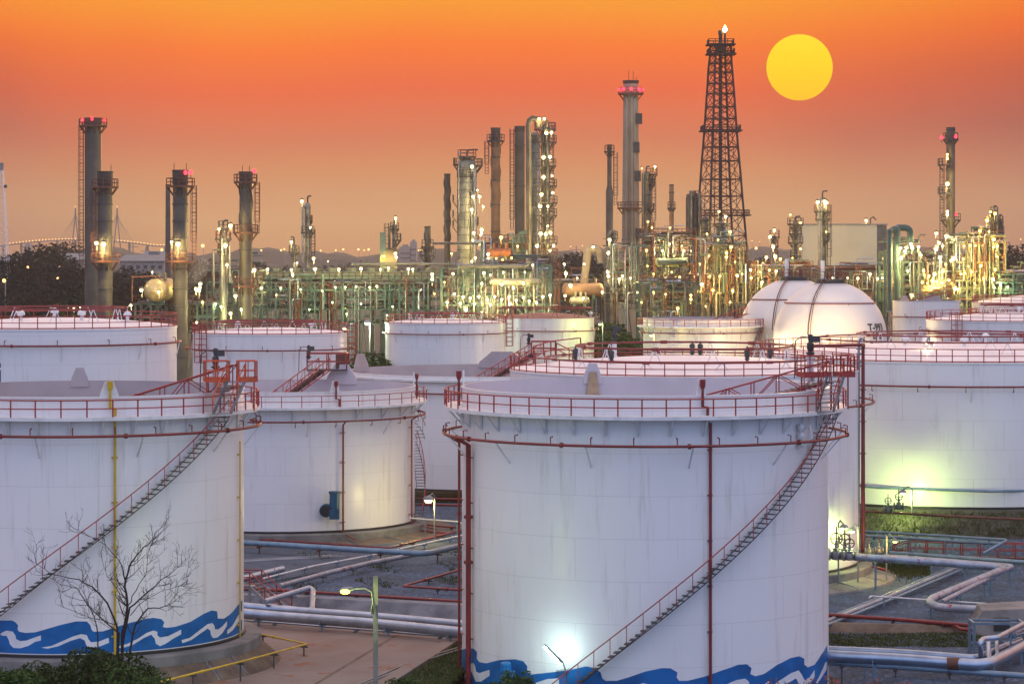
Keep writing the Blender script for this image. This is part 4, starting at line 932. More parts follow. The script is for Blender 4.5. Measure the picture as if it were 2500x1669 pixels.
chimney(1210, 22, 312, 512, 'brown finned chimney with a railed gallery, centre', M_STACKB, 34, [(343, 11)], (-1.2, 345, 425), 520, bands=(384,440,500,565), pm=M_DARKST)
chimney(1269, 24, 308, 520, 'plain dark-topped chimney beside the tallest lit column', M_STACK, 14, [], (-1.0, 315, 560), bands=(355,455), pm=M_DARKST)
chimney(1488, 11, 353, 540, 'slender chimney with thick lower half left of the great concrete one', M_STACK, 14, [(369, 8)], (1.2, 372, 500), pm=M_DARKST)
MB().lathe(((1488-1250)/F*540, 540, 0), [(8.8*540/F, -1.4), (8.8*540/F, ZP(468,540)), (5.6*540/F, ZP(452,540))], 32).build('thick_base', M_STACK, bpy.data.objects['chimney.009'])
chimney(1639.5, 11, 450, 545, 'short brown-topped chimney between the concrete chimney and the flare tower', M_STACKB, None, [(507, 5)], None, bands=(470,), pm=M_DARKST)
big, cBig, rBig = chimney(1540, 36, 197, 560, 'great pale concrete chimney with a red-lit gallery', M_STACKC, 8, [(228, 13), (507, 12)], (.35, 250, 640), rods=[(1535,25),(1546,24),(1553,8)], w2=50, pm=M_RUSTST)
for a in range(9): beacon(big, on(cBig, a*2*pi/9, rBig+.9, ZP(226, 560)+.6), .34)
mb = MB()
for k in (-9, 3, 9): mb.beam(W(1540+k, 235, 560-rBig-.1), W(1540+k*1.3, 670, 560-rBig*1.35-.1), .5, .2)
mb.build('vertical_rib', M_STACKC, big)
for (y, s) in ((290, 1), (360, .6), (430, .8), (570, .9)):
    MB().box(W(1540+16*s+4, y, 560-rBig), (1.3, 1.3, 2.2)).build('ladder_landing', M_DARKST, big)
chimney(2321, 21, 311, 520, 'tall grey chimney with bright red beacons at right', M_STACK, None, [(339, 9), (536, 14)], (-1.3, 400, 720), bands=(318,), beacons=[(2299,336),(2331,334),(2334,523)], pm=M_DARKST)
for y in (401, 470, 600):
    q = W(2310, y, 518); ring_platform(bpy.data.objects['chimney.012'], (q.x, q.y+1), .6, q.z, .9, M_DARKST, -pi*.9, pi*.2, M_DARKST, 1.1, 3)
MB().lathe(((2321-1250)/F*520, 520, 0), [(13*520/F, -1.4), (13*520/F, ZP(690,520)), (10.6*520/F, ZP(670,520))], 32).build('thick_base', M_STACK, bpy.data.objects['chimney.012'])

def column(px, w, top, D, label, plats=(), m=M_COLM, pipes=(), bands=6, goose=None, ladder=None, pm=M_DARKST):
    x = (px-1250)/F*D; c = (x, D); r = w/2*D/F; zt = ZP(top, D); root = thing('process_column', label, 'process column', (x, D, -1.4), 'refinery columns')
    pr = [(r, -1.4), (r, zt-r*.8)]+[(r*cos(a), zt-r*.8+r*.8*sin(a)) for a in (.3, .6, .9, 1.2, 1.45)]+[(.01, zt)]
    MB().lathe((x, D, 0), pr, 32).build('shell', m, root)
    for i in range(bands):
        z = zt-r*.8-(i+.3)*(zt-ZP(640, D))/bands; MB().lathe((x, D, 0), [(r, z-.08), (r+.06, z-.07), (r+.06, z+.07), (r, z+.08)], 28).build('band', M_DARKST, root)
    for (y, e, a0, a1) in plats: ring_platform(root, c, r, ZP(y, D), e*D/F, pm, a0*D2R, a1*D2R, pm if random.random() < .6 else M_RUSTST, 1.15, 5)
    for (dx, y0, y1, rr, dd) in pipes:
        p, q = W(px+dx, y0, D-dd), W(px+dx, y1, D-dd); MB().tube([Vector((x, D-dd*.3, p.z+.2)), p+Vector((0,0,.1)), p-Vector((0,0,.4)), q], rr, 8).build('side_pipe', random.choice((M_COLM, M_GREY, M_STACK)), root)
    if goose:
        dx, h = goose; p = Vector((x, D, zt-.2)); hh = h*D/F; k = dx*D/F
        MB().tube([p, p+Vector((0,0,hh*.7)), p+Vector((k*.15,0,hh*.95)), p+Vector((k*.5,0,hh)), p+Vector((k,0,hh))], .16, 8).build('vent_pipe', M_DARKST, root)
    if ladder:
        s, y0, y1 = ladder; cage_ladder(root, (x+s*(r+.5), D-.4), ZP(y1, D), ZP(y0, D), M_DARKST)
    return root
column(751, 15, 495, 520, 'slim lone column with curved vent, left of centre', [(567,9,-150,150),(540,5,60,150)], pipes=[(-12,505,640,.22,.6),(-6,520,640,.12,1)], goose=(9,19), ladder=(1,560,640))
column(718, 11, 596, 515, 'short column beside the slim lone column', [(614,9,-180,180)], goose=(-8,20), pipes=[(6,600,640,.12,.6)])
column(963, 12, 545, 505, 'short lit column with two galleries left of centre', [(558,6,-180,180),(585,11,0,180)], goose=(5,18), pipes=[(-11,555,640,.14,.6)], ladder=(-1.5,545,640))
column(545, 19, 557, 428, 'stocky column hung with galleries left of the finned chimney', [(557,4,-180,180),(582,11,-180,180),(613,6,-180,180)], goose=(12,22), pipes=[(-24,612,700,.2,1.5),(-3,585,700,.15,1.6),(8,585,690,.2,1.4),(16,600,690,.15,1)])
column(1140, 48, 385, 500, 'fat domed column with railed crown, centre', [(401,10,-160,-60),(403,15,30,160),(430,4,-60,60),(545,5,20,160),(590,6,20,160)], m=M_COLM, bands=14, goose=(27,22), pipes=[(19,400,640,.3,2),(12,470,640,.2,2.2),(-20,375,520,.12,1.5)], ladder=(.2,390,640))
q = W(1140, 384, 500); ring_platform(bpy.data.objects['process_column.004'], (q.x, q.y), .5, q.z+.2, 1.25, M_DARKST, rail=M_RUSTST)
for y in (490, 528, 552): ring_platform(bpy.data.objects['process_column.004'], (q.x, q.y), 24*500/F, ZP(y, 500), .9, M_DARKST, -1.9, -1.3, M_DARKST, 1.1, 2)
column(1305, 27, 322, 505, 'smooth tall column under the inverted U pipe', [(346,4,-160,20)], bands=10, pipes=[(-9,340,640,.15,1.5),(9,420,640,.2,1.5)])
tl = column(1331, 20, 303, 498, 'tallest lit column ringed with eight bright galleries', [(315,17,-180,180),(346,18,-60,160),(404,17,-60,160),(453,19,-100,160),(494,20,-90,160),(525,19,-90,160),(592,20,-90,160),(622,21,-100,160)], m=M_STACK, bands=9, pm=M_DARKST, ladder=(.9,310,640), pipes=[(-6,330,640,.2,1.0),(6,350,640,.25,1.1)])
for r_, pts in ((.5, [(1290,655),(1290,304),(1293,294),(1300,289),(1308,291),(1313,298),(1313,312)]), (.28, [(1320,312),(1322,297),(1328,291),(1336,297),(1338,312)])):
    P = [W(x, y, 494) for x, y in pts]; MB().tube(P, r_, 10).build('overhead_pipe', M_STACK, tl)
column(1578, 23, 418, 548, 'dark column with lamp bracket right of the great concrete chimney', [(425,16,30,180),(450,10,30,150),(510,8,20,150),(556,8,20,150)], m=M_STACK, goose=(8,14), ladder=(1,430,560), pipes=[(-8,425,560,.2,1)])
column(1697, 20, 475, 560, 'dark pipe-wrapped column at the left foot of the flare tower', [(480,6,-180,180),(520,6,0,180),(560,9,-180,180)], m=M_DARKST, pipes=[(-17,480,580,.5,1.2),(-10,470,600,.3,1.4),(10,475,640,.25,1.2),(15,490,640,.2,1)])
column(1722, 18, 528, 500, 'grey column in front of the left flare tower legs', [(535,8,-180,180),(565,7,-180,180),(600,8,0,180),(640,8,-180,180)], pipes=[(12,540,690,.2,1),(-11,550,690,.15,1)], goose=(12,10))
column(1760, 20, 540, 495, 'grey column before the middle of the flare tower, hung with lamps', [(545,9,-180,180),(572,9,-180,180),(592,14,-180,180),(640,9,-180,180)], pipes=[(13,560,700,.25,1),(-13,560,700,.2,1),(18,600,700,.15,.8)])
column(1497, 16, 560, 500, 'short column between slender and concrete chimneys', [(580,5,-180,180),(620,6,-180,180)], pipes=[(-10,570,700,.3,1),(-14,600,700,.2,1)])
column(1891, 9, 575, 520, 'small lamp-studded column left of the beige block', [(577,9,-180,180),(600,6,-180,180),(625,6,-180,180)], pipes=[(-7,585,660,.12,.6)])
column(1942, 12, 538, 545, 'thin column with three galleries before the beige block', [(546,14,-180,180),(570,11,-180,180),(591,13,-180,180),(624,8,-180,180)], goose=(12,12), pipes=[(-6,550,650,.15,.7),(6,560,650,.15,.7)])
column(2008, 14, 482, 535, 'thin tall column topped by bright lamps before the beige block', [(515,14,-180,180),(535,11,-180,180),(583,11,0,180)], goose=(12,18), pipes=[(-9,490,660,.25,.9),(-3,490,660,.2,1),(8,520,660,.15,.8)], ladder=(1.2,500,650))
for i, (px, w, top, lb) in enumerate(((2427,9,508,'tallest'),(2410,10,560,'middle'),(2440,9,530,'right'),(2388,12,585,'shortest'))):
    column(px, w, top, 515+i*2, lb+' column of the yellow-lit cluster at far right', [(top+12+k*24,8 if (i+k) % 2 else 6,-180,180) for k in range(int((680-top)/28))], pm=M_DARKST, pipes=[(7,top+10,700,.2,.7),(-7,top+20,700,.15,.7)], goose=(6,8))
# ------------------------------------------------------------------ steel frames, racks, coolers, vessels
def steel_frame(px0, px1, ytop, D, label, levels, bays, depth=8, m=M_GREEN, npipe=14, nris=12, brace=.5, rails=(), decks=(), seed=1, col=.32, mats=None):
    random.seed(seed); x0, x1 = (px0-1250)/F*D, (px1-1250)/F*D; zt = ZP(ytop, D); root = thing('pipe_rack', label, 'pipe rack', ((x0+x1)/2, D, -1.4), 'steel pipe racks of the refinery')
    mats = mats or (M_COLM, M_GREY, M_GREENL, M_DARKST, M_RUSTST, M_GREEN, M_CLAD)
    xs = [x0+(x1-x0)*i/bays for i in range(bays+1)]; zs = [ZP(y, D) for y in levels]; mb = MB()
    for x in xs:
        for y in (D, D+depth): mb.beam((x, y, -1.4), (x, y, zt), col)
        for z in zs: mb.beam((x, D, z), (x, D+depth, z), col*.8)
    for z in zs:
        for y in (D, D+depth): mb.beam((x0, y, z), (x1, y, z), col*.75)
    zz = sorted(zs+[-1.4])
    for i in range(bays):
        for k in range(len(zz)-1):
            if random.random() < brace:
                a, b = (xs[i], xs[i+1]) if random.random() < .5 else (xs[i+1], xs[i])
                if random.random() < .4: mb.beam((a, D, zz[k]), ((a+b)/2, D, zz[k+1]), col*.5); mb.beam((b, D, zz[k]), ((a+b)/2, D, zz[k+1]), col*.5)
                else: mb.beam((a, D, zz[k]), (b, D, zz[k+1]), col*.5)
    for x in xs[:-1]:
        w = (x1-x0)/bays
        for z in zs:
            for u in (.25,.5,.75): mb.beam((x+w*u, D, z), (x+w*u, D+depth, z), col*.4)
            if random.random() < .7: u = random.choice((.33,.5,.66)); mb.beam((x+w*u, D+.05, z), (x+w*u, D+.05, z-random.uniform(1.2,2.4)), col*.4); mb.beam((x, D+.05, z-random.uniform(.8,1.4)), (x+w, D+.05, z-random.uniform(.8,1.4)), col*.35)
    mb.build('frame', m, root)
    for i in range(bays//2+1):
        x = random.choice(xs)+random.uniform(.6,1.5); zl = random.choice(zs); cage_ladder(root, (x, D-.3), max(-1.4, zl-4.5), zl+1.2, random.choice((M_RUSTST, M_GREEN)))
    for k in decks: MB().box(((x0+x1)/2, D+depth/2, zs[k]+.18), (x1-x0, depth, .08)).build('deck', M_DARKST, root)
    for k in rails:
        MB().rail([Vector((x0+(x1-x0)*i/(bays*3), D-.1, zs[k]+.2)) for i in range(bays*3+1)], 1.15, .06).build('railing', M_RUSTST, root)
    npipe, nris = int(npipe*2.0), int(nris*2.1)
    for i in range(npipe):
        z = random.choice(zs)+.3; r = random.choice((.06,.08,.1,.13,.18,.28)); y = D+random.uniform(.3, depth-.3); a = random.uniform(x0, x0+(x1-x0)*.4); b = random.uniform(x0+(x1-x0)*.6, x1)
        P = [(a, y, z+r)]; n = random.randint(0, 2)
        for k in range(n): xx = a+(b-a)*(k+1)/(n+1); dz = random.choice((-1.2, 1.2, .8)); P += [(xx, y, P[-1][2]), (xx, y, P[-1][2]+dz)]
        P.append((b, y, P[-1][2])); MB().tube(P, r, 7).build('pipe', random.choice(mats), root)
    for i in range(nris):
        x = random.uniform(x0, x1); y = D-random.uniform(.1, .8); k = random.randint(0, len(zz)-2); z1 = zz[-1]+random.uniform(-1, 1.5) if random.random() < .3 else zz[k+1]; z0 = zz[max(0, k-1)]; r = random.choice((.05,.06,.08,.11,.18))
        dx = random.uniform(-2, 2); MB().tube([(x, y, z0), (x, y, z1-.3), (x+dx*.2, y, z1), (x+dx, y, z1)], r, 7).build('riser', random.choice(mats), root)
    return root, xs, zs
steel_frame(330, 520, 742, 424, 'low steel platform under the golden drum', [742, 775, 810], 5, 7, M_GREENL, 8, 6, .8, rails=(0,), decks=(0,), seed=2)
steel_frame(505, 640, 690, 440, 'bright green-lit frame behind the finned chimney', [660, 690, 715, 745, 775], 4, 8, M_GREENL, 16, 14, .8, rails=(1,), seed=3)
steel_frame(610, 800, 690, 470, 'left part of the long green pipe rack below the air coolers', [690, 708, 730, 755, 790], 6, 9, M_GREEN, 22, 16, .6, rails=(1,), decks=(0,), seed=4)
steel_frame(800, 1080, 690, 470, 'right part of the long green pipe rack below the air coolers', [690, 708, 730, 755, 790], 8, 9, M_GREEN, 26, 22, .6, rails=(1,), decks=(0,), seed=5)
steel_frame(1078, 1160, 655, 452, 'left bays of the tall green front frame at centre', [655, 675, 700, 722, 745, 775], 2, 8, M_GREEN, 14, 10, .7, rails=(), seed=6, col=.42)
steel_frame(1162, 1345, 648, 452, 'right bays of the tall green front frame at centre', [648, 675, 700, 722, 745, 775], 3, 8, M_GREEN, 34, 28, .7, rails=(3,), seed=7, col=.42)
steel_frame(1175, 1290, 592, 485, 'yellow-lit upper steel deck between the domed and lit columns', [592, 612, 628, 645], 4, 6, M_GREENL, 14, 14, .5, rails=(0,1), decks=(2,), seed=8)
steel_frame(1345, 1470, 690, 480, 'low dark pipework left of the concrete chimney', [690, 712, 735, 760], 5, 8, M_DARKST, 26, 16, .5, rails=(1,), seed=9)
steel_frame(1476, 1560, 660, 475, 'dark frame at the foot of the concrete chimney', [600, 640, 665, 690, 715, 740], 3, 7, M_DARKST, 16, 14, .4, rails=(3,), seed=10)
steel_frame(1560, 1700, 576, 505, 'dark two-storey frame under the short brown-topped chimney', [576, 600, 625, 650, 672, 700], 4, 8, M_DARKST, 30, 18, .5, rails=(0,2), decks=(0,), seed=11)
steel_frame(1690, 1825, 600, 488, 'dense dark frame at the foot of the flare tower', [600, 622, 645, 668, 690, 715, 740], 5, 8, M_DARKST, 34, 30, .5, rails=(2,4), seed=12)
steel_frame(1560, 1700, 690, 462, 'green-grey frame behind the tank with the rolling ladder', [690, 712, 735, 760], 5, 8, M_GREEN, 22, 14, .6, rails=(0,2), seed=13)
steel_frame(1830, 1985, 655, 505, 'low frame behind the rear sphere', [655, 675, 700, 725], 5, 8, M_DARKST, 22, 12, .5, rails=(0,1), seed=14)
steel_frame(1985, 2165, 662, 500, 'low frame under the beige block', [662, 685, 705, 730], 6, 8, M_DARKST, 20, 12, .8, rails=(1,), seed=15)
steel_frame(2160, 2245, 615, 492, 'blue-grey duct frame right of the beige block', [590, 615, 640, 670, 700, 735], 2, 7, M_GREEN, 14, 10, .3, rails=(2,), seed=16, col=.5)
steel_frame(2225, 2310, 640, 500, 'yellow-lit frame left of the right-hand chimney', [640, 662, 685, 705, 730], 3, 8, M_GREENL, 22, 26, .4, rails=(1,3), seed=17)
steel_frame(2328, 2455, 590, 510, 'yellow-lit frame right of the right-hand chimney', [578, 592, 640, 662, 685, 705, 730], 4, 8, M_GREENL, 30, 30, .4, rails=(2,4), seed=18)
steel_frame(2440, 2540, 670, 505, 'far right rack of long horizontal pipes', [670, 690, 715, 740], 3, 8, M_GREEN, 24, 4, .3, seed=19)

ck = None
for i, px in enumerate((620, 668, 716, 764, 812, 860, 908, 956, 1004, 1052)):
    D = 472; x = (px-1250)/F*D; z = ZP(690, D)+.3
    if ck is None:
        ck = thing('air_cooler', 'x', 'air cooler', (x, D, z), 'air coolers on the long green rack'); mb = MB()
        mb.box((x, D+3.5, z+1.0), (3.3, 7, 1.3)); mb.build('casing', M_GREENL, ck)
        mb = MB()
        for s in (-1.5, 1.5):
            for y in (.2, 6.8): mb.beam((x+s, D+y, z-.2), (x+s, D+y, z+.5), .2)
        mb.build('support_frame', M_GREEN, ck)
        for y in (1.9, 5.1):
            mb = MB(); mb.lathe((x, D+y, z), [(1.35,1.65),(1.45,2.3),(1.5,2.35),(1.4,2.35),(1.3,1.7)], 20); f = mb.build('fan_ring', M_COLM, ck)
        mb = MB(); mb.rail([Vector((x-1.7+k*1.13, D-.25, z+.35)) for k in range(4)], 1.1, .06); mb.build('railing', M_RUSTST, ck)
        mb = MB()
        for k in (-1, 0, 1): mb.beam((x+k*1.3-.5, D-.1, z-.1), (x+k*1.3+.6, D-.1, z-2.6), .16)
        mb.build('inclined_strut', M_COLM, ck); ck['label'] = orl(i)+' air cooler from the left on the long green rack'; c0 = Vector((x, D, z))
    else: dup(ck, (x, D, z), orl(i)+' air cooler from the left on the long green rack')
def drum(px0, px1, py, r, D, label, m=M_COLM):
    a, b = W(px0, py, D), W(px1, py, D); root = thing('drum_vessel', label, 'vessel', ((a.x+b.x)/2, D, a.z-r), 'horizontal vessels'); d = Vector((1,0,0)); L = b.x-a.x
    P = []; R_ = []
    for t in range(7): an = pi/2*t/6; P.append(a+d*(r*.6-r*.6*cos(an))); R_.append(max(.02, r*sin(an)))
    for t in range(6, -1, -1): an = pi/2*t/6; P.append(b-d*(r*.6-r*.6*cos(an))); R_.append(max(.02, r*sin(an)))
    MB().tube(P, R_, 24).build('shell', m, root)
    for k in (.25, .75): MB().box((a.x+L*k, D, a.z-r*.9), (.5, r*1.5, r*.9)).build('saddle', M_GREEN, root)
    for k in (.3, .55, .8): MB().tube([(a.x+L*k, D, a.z+r*.9), (a.x+L*k, D, a.z+r+.9)], .22, 8).build('nozzle', m, root)
    return root
# end-on golden drum by the banded chimney
p = W(379, 709, 418); dr = thing('drum_vessel', 'lamp-gilded drum seen end-on on a steel platform at left', 'vessel', (p.x, p.y, p.z-1.9), 'horizontal vessels')
MB().tube([p+Vector((0,-1.1+1.1*(1-cos(pi/2*t/6)),0)) if t else p+Vector((0,-1.2,0)) for t in range(7)]+[p+Vector((.8,9,0))], [max(.02, 1.85*sin(pi/2*t/6)) for t in range(7)]+[1.85], 28).build('shell', mat('drum_cladding', (.42,.34,.20), .42, metal=.55), dr)
MB().tube([p+Vector((-3.6,0,-1.8)), p+Vector((-3.6,0,2.1)), p+Vector((-.2,.5,2.2)), p+Vector((1,2,2.0))], .12, 6).build('pipe', M_RUSTST, dr)
for k in (.4, 1.4): MB().tube([p+Vector((k,1.5,1.5)), p+Vector((k,1.5,2.9))], .28, 8).build('nozzle', M_STACK, dr)
MB().box(p+Vector((0,2,-1.85)), (2.4,1,.9)).build('saddle', M_GREEN, dr)
drum(1372, 1474, 708, 1.25, 470, 'brown horizontal vessel left of the concrete chimney', M_STACKB)
drum(1390, 1440, 735, .8, 468, 'small pale vessel below the brown one')
drum(1195, 1320, 688, .6, 448, 'long thin vessel across the tall green front frame')
drum(1600, 1680, 640, .8, 500, 'vessel inside the dark two-storey frame', M_GREENL)
drum(2250, 2300, 706, .8, 495, 'yellow-lit vessel left of the right-hand chimney', M_COLM)
drum(1185, 1250, 618, .9, 482, 'vessel on the yellow-lit upper deck', M_RUSTST)
def bent_pipe(pts, D, r, m, label, name='duct'):
    P = [W(x, y, D) for x, y in pts]; Q = [P[0]]
    for i in range(1, len(P)-1):
        a, b, c = P[i-1], P[i], P[i+1]; k = min(r*3.2, (b-a).length*.45, (c-b).length*.45); s, e = b+(a-b).normalized()*k, b+(c-b).normalized()*k
        Q += [s*(1-t)**2+b*2*t*(1-t)+e*t*t for t in (0,.2,.4,.6,.8,1)]
    Q.append(P[-1]); root = thing(name, label, 'duct', tuple(P[0])); MB().tube(Q, r, 14).build('duct_shell', m, root)
    for i in (0, len(Q)-1): d = (Q[min(i+1, len(Q)-1)]-Q[max(i-1, 0)]).normalized(); MB().tube([Q[i]-d*.12, Q[i]+d*.12], r*1.15, 14).build('flange', M_GREY, root)
    return root
bent_pipe([(1424,700),(1436,607),(1462,607),(1468,640)], 478, .72, M_STACKC, 'pale swan-neck duct left of the concrete chimney')
bent_pipe([(1120,650),(1287,650),(1290,640)], 450, .36, M_COLM, 'long pale pipe along the top of the tall green frame')
bent_pipe([(860,644),(1125,644)], 468, .22, M_COLM, 'thin pale pipe above the right air coolers')
bent_pipe([(1058,594),(1285,594),(1285,640)], 490, .22, M_COLM, 'pale transfer pipe between the short finned chimney and the lit column')
bent_pipe([(2172,566),(2190,556),(2190,600),(2190,770)], 488, .62, M_GREEN, 'blue-grey vertical duct beside the beige block')
bent_pipe([(2190,556),(2222,556),(2222,600)], 490, .62, M_GREEN, 'blue-grey elbow duct arching right of the beige block')
bent_pipe([(2172,560),(2172,760)], 486, .5, M_GREEN, 'second vertical duct beside the beige block')
bent_pipe([(2285,716),(2318,690)], 512, .6, M_COLM, 'slanting flue at the foot of the right-hand chimney')
# the beige block
D = 560; a, b = W(1959, 549, D), W(2141, 648, D); bl = thing('boiler_block', 'huge plain beige sheet-clad block with dark skirt', 'building', ((a.x+b.x)/2, D, b.z), None); w = b.x-a.x; h = a.z-b.z
MB().box(((a.x+b.x)/2, D+6, (a.z+b.z)/2), (w, 12, h)).build('wall', M_BEIGE, bl, 0)
MB().box((b.x+1.1, D+6.3, (a.z+b.z)/2), (2.2, 10.6, h-.1)).build('side_wall', M_COLM, bl, 0)
MB().box(((a.x+b.x)/2+1, D+6, a.z+.12), (w+2.6, 12.4, .22)).build('roof_edge', M_GREY, bl, 0)
MB().box(((a.x+b.x)/2+2, D+5, b.z-.75), (w+6, 11, 1.4)).build('skirt', M_BLACK, bl, 0)
mb = MB()
for i in range(1, 6): mb.box((a.x+w*i/6, D-.02, (a.z+b.z)/2), (.05, .06, h-.1))
mb.build('panel_joint', M_BEIGE, bl, 0)
mb = MB()
for i in range(6):
    for y in (1, 11): mb.beam((a.x+w*i/5, D+y, -1.4), (a.x+w*i/5, D+y, b.z-1.4), .5)
mb.build('support_frame', M_DARKST, bl, 0)
mb = MB(); q = W(2125, 548, D); mb.tube([q, q+Vector((0,0,1.2)), q+Vector((.6,0,1.6)), q+Vector((1.2,0,.9))], .12, 6); mb.build('roof_vent', M_DARKST, bl)
# square grey stack left of centre
p = W(935, 567, 500); r = thing('chimney', 'square flat-topped grey chimney left of centre', 'chimney', (p.x, p.y, -1.4), 'refinery chimneys')
MB().box((p.x, p.y, (p.z-1.4)/2), (1.1, 1.4, p.z+1.4)).build('shell', M_GREENL, r, 0); MB().box((p.x+1.5, p.y, (ZP(605,500)-1.4)/2), (1.9, 1.4, ZP(605,500)+1.4)).build('breeching', M_STACK, r, 0)
mb = MB(); mb.add([W(1228,578,503)+Vector(v) for v in ((-1.5,0,-3),(5,0,-3),(5,4,-3),(-1.5,4,-3),(3.5,1,1.2),(5,1,1.2),(5,3,1.2),(3.5,3,1.2))], [(0,1,5,4),(1,2,6,5),(2,3,7,6),(3,0,4,7),(4,5,6,7)])
rt = thing('roof_hood', 'pitched dark green hood beside the tallest lit column', 'hood', tuple(W(1250,590,503))); mb.build('sheet', M_GREEN, rt, 0)
# ------------------------------------------------------------------ flare tower
FD = 620; ft = thing('flare_tower', 'tall red-brown lattice flare tower with a burning flame', 'flare tower', (W(1760,0,FD).x, FD, -1.4))
LV = [(110,1735,1783),(133,1735,1784),(155,1732,1785),(177,1730,1787),(204,1729,1789),(229,1727,1791),(261,1725,1793),(290,1723,1795),(320,1721,1797),(359,1718,1800),(393,1715,1803),(438,1712,1807),(479,1709,1810),(526,1706,1814),(575,1703,1818),(625,1700,1822),(690,1696,1827),(760,1691,1832),(880,1683,1840)]
def corner(i, k):
    y, l, r = LV[i]; s = (r-l)/2*FD/F*1.02; x = ((l+r)/2-1250)/F*FD; a = pi/4+k*pi/2+.28
    return Vector((x+s*1.12*cos(a), FD+s*1.12*sin(a), ZP(y, FD)))
for k in range(4): MB().tube([corner(i, k) for i in range(len(LV))], .26, 6).build('leg', M_FLARE, ft)
mb = MB()
for i in range(len(LV)-1):
    for k in range(4):
        a, b, c, d = corner(i, k), corner(i, (k+1) % 4), corner(i+1, k), corner(i+1, (k+1) % 4)
        mb.tube([a, b], .13, 4); mb.tube([a, d], .10, 4); mb.tube([b, c], .10, 4)
        if i > 7: mb.tube([(a+b)/2, (c+d)/2], .07, 4)
mb.build('lattice', M_FLARE, ft)
for (y, e) in ((110, 1.0), (133, 1.1), (320, 1.2), (526, 1.6)):
    i = [q[0] for q in LV].index(y); l, r = LV[i][1], LV[i][2]; s = (r-l)/2*FD/F; x = ((l+r)/2-1250)/F*FD; z = ZP(y, FD)
    mb = MB(); q = [Vector((x+u*(s+e*.6), FD+v*(s+e*.6), z)) for u, v in ((-1,-1),(1,-1),(1,1),(-1,1))]
    for j in range(4): mb.beam(q[j], q[(j+1) % 4], .9, .25)
    pf = mb.build('platform', M_FLARE, ft); mb = MB(); pts = []
    for j in range(4): pts += [q[j]+(q[(j+1) % 4]-q[j])*t/4 for t in range(4)]
    b = mb.rail(pts, 1.2, .08, closed=True).build('railing', M_FLARE, ft); b.parent = pf
MB().tube([W(1759,880,FD), W(1759,120,FD), W(1759,112,FD), W(1759,76,FD)], [.42,.42,.42,.42], 12).build('riser', M_FLARE, ft)
MB().lathe(tuple(W(1759,122,FD).xy)+(0,), [(.4, ZP(132,FD)), (.85, ZP(126,FD)), (.85, ZP(108,FD)), (.42, ZP(103,FD))], 14).build('seal_drum', M_FLARE, ft)
MB().lathe(tuple(W(1759,0,FD).xy)+(0,), [(.44, ZP(86,FD)), (.52, ZP(85,FD)), (.52, ZP(75,FD)), (.4, ZP(75,FD))], 12).build('flare_tip', M_DARKST, ft)
MB().tube([W(1770,130,FD), W(1770,98,FD), W(1770,79,FD)], [.3,.26,.2], 10).build('pilot_pipe', M_FLARE, ft)
p = W(1770,79,FD); mb = MB(); mb.lathe(tuple(p), [(.05,0),(.34,.2),(.46,.55),(.38,.95),(.2,1.3),(.02,1.6)], 12); mb.build('flame', emit('flame_glow', (1,.78,.42), 60), ft)
cage_ladder(ft, (W(1738,0,FD).x, FD-3), ZP(526,FD), ZP(320,FD), M_FLARE, False)
# ------------------------------------------------------------------ lamps
def zone(px, py):
    """host unit of a plant lamp: (distance, words)"""
    if py > 730 and px < 340: return 520, 'in the yard behind the left tanks'
    if px < 300: return 417, 'on the front left chimney gallery'
    if px < 470 and py < 640: return 417, 'on the banded chimney gallery'
    if px < 505: return 412, 'around the golden drum'
    if px < 610: return 424, 'on the stocky column left of the finned chimney'
    if px < 650: return 436, 'beside the finned chimney'
    if px < 800 and py < 652: return 512, 'on the lone slim columns left of centre'
    if px < 1000 and py < 652: return 498, 'on the short lit column left of centre'
    if px < 1060: return 462, 'along the long green rack'
    if px < 1075: return 448, 'at the short finned chimney'
    if px < 1300 and py < 660: return (493 if px < 1190 else 478), ('on the fat domed column' if px < 1190 else 'on the yellow-lit upper deck')
    if px < 1362 and py < 612: return 493, 'on the tallest lit column'
    if px < 1362: return 446, 'in the tall green front frame'
    if px < 1560 and px > 1475: return 470, 'at the foot of the concrete chimney'
    if px < 1476: return 466, 'in the pipework left of the concrete chimney'
    if px < 1615 and py < 575: return 542, 'on the dark column by the concrete chimney'
    if px < 1700: return (500 if py < 690 else 457), ('in the dark two-storey frame' if py < 690 else 'in the green-grey frame below the flare')
    if px < 1832: return 483, 'at the foot of the flare tower'
    if px < 1925: return 500, 'on the small column left of the beige block'
    if px < 1985 and py < 650: return 538, 'on the thin column with three galleries'
    if px < 2045 and py < 650: return 529, 'on the thin tall column before the beige block'
    if px < 2150 and py < 560: return 565, 'on the roof of the beige block'
    if px < 2168: return 495, 'under the beige block'
    if px < 2260 and py < 700 : return 486, 'on the duct frame right of the beige block'
    if 2300 < px < 2336 and py < 625: return 515, 'on the tall right-hand chimney'
    if px < 2320: return 494, 'in the yellow frame left of the right-hand chimney'
    return 504, 'in the yellow cluster at far right'
def reg_(scale, ox, oy, lst):
    for q in lst:
        x, y = q[0]/scale+ox, q[1]/scale+oy; D, h = zone(x, y); k = q[2] if len(q) > 2 else 'w'; lamp(x, y, D, k, h, q[3] if len(q) > 3 else .27)
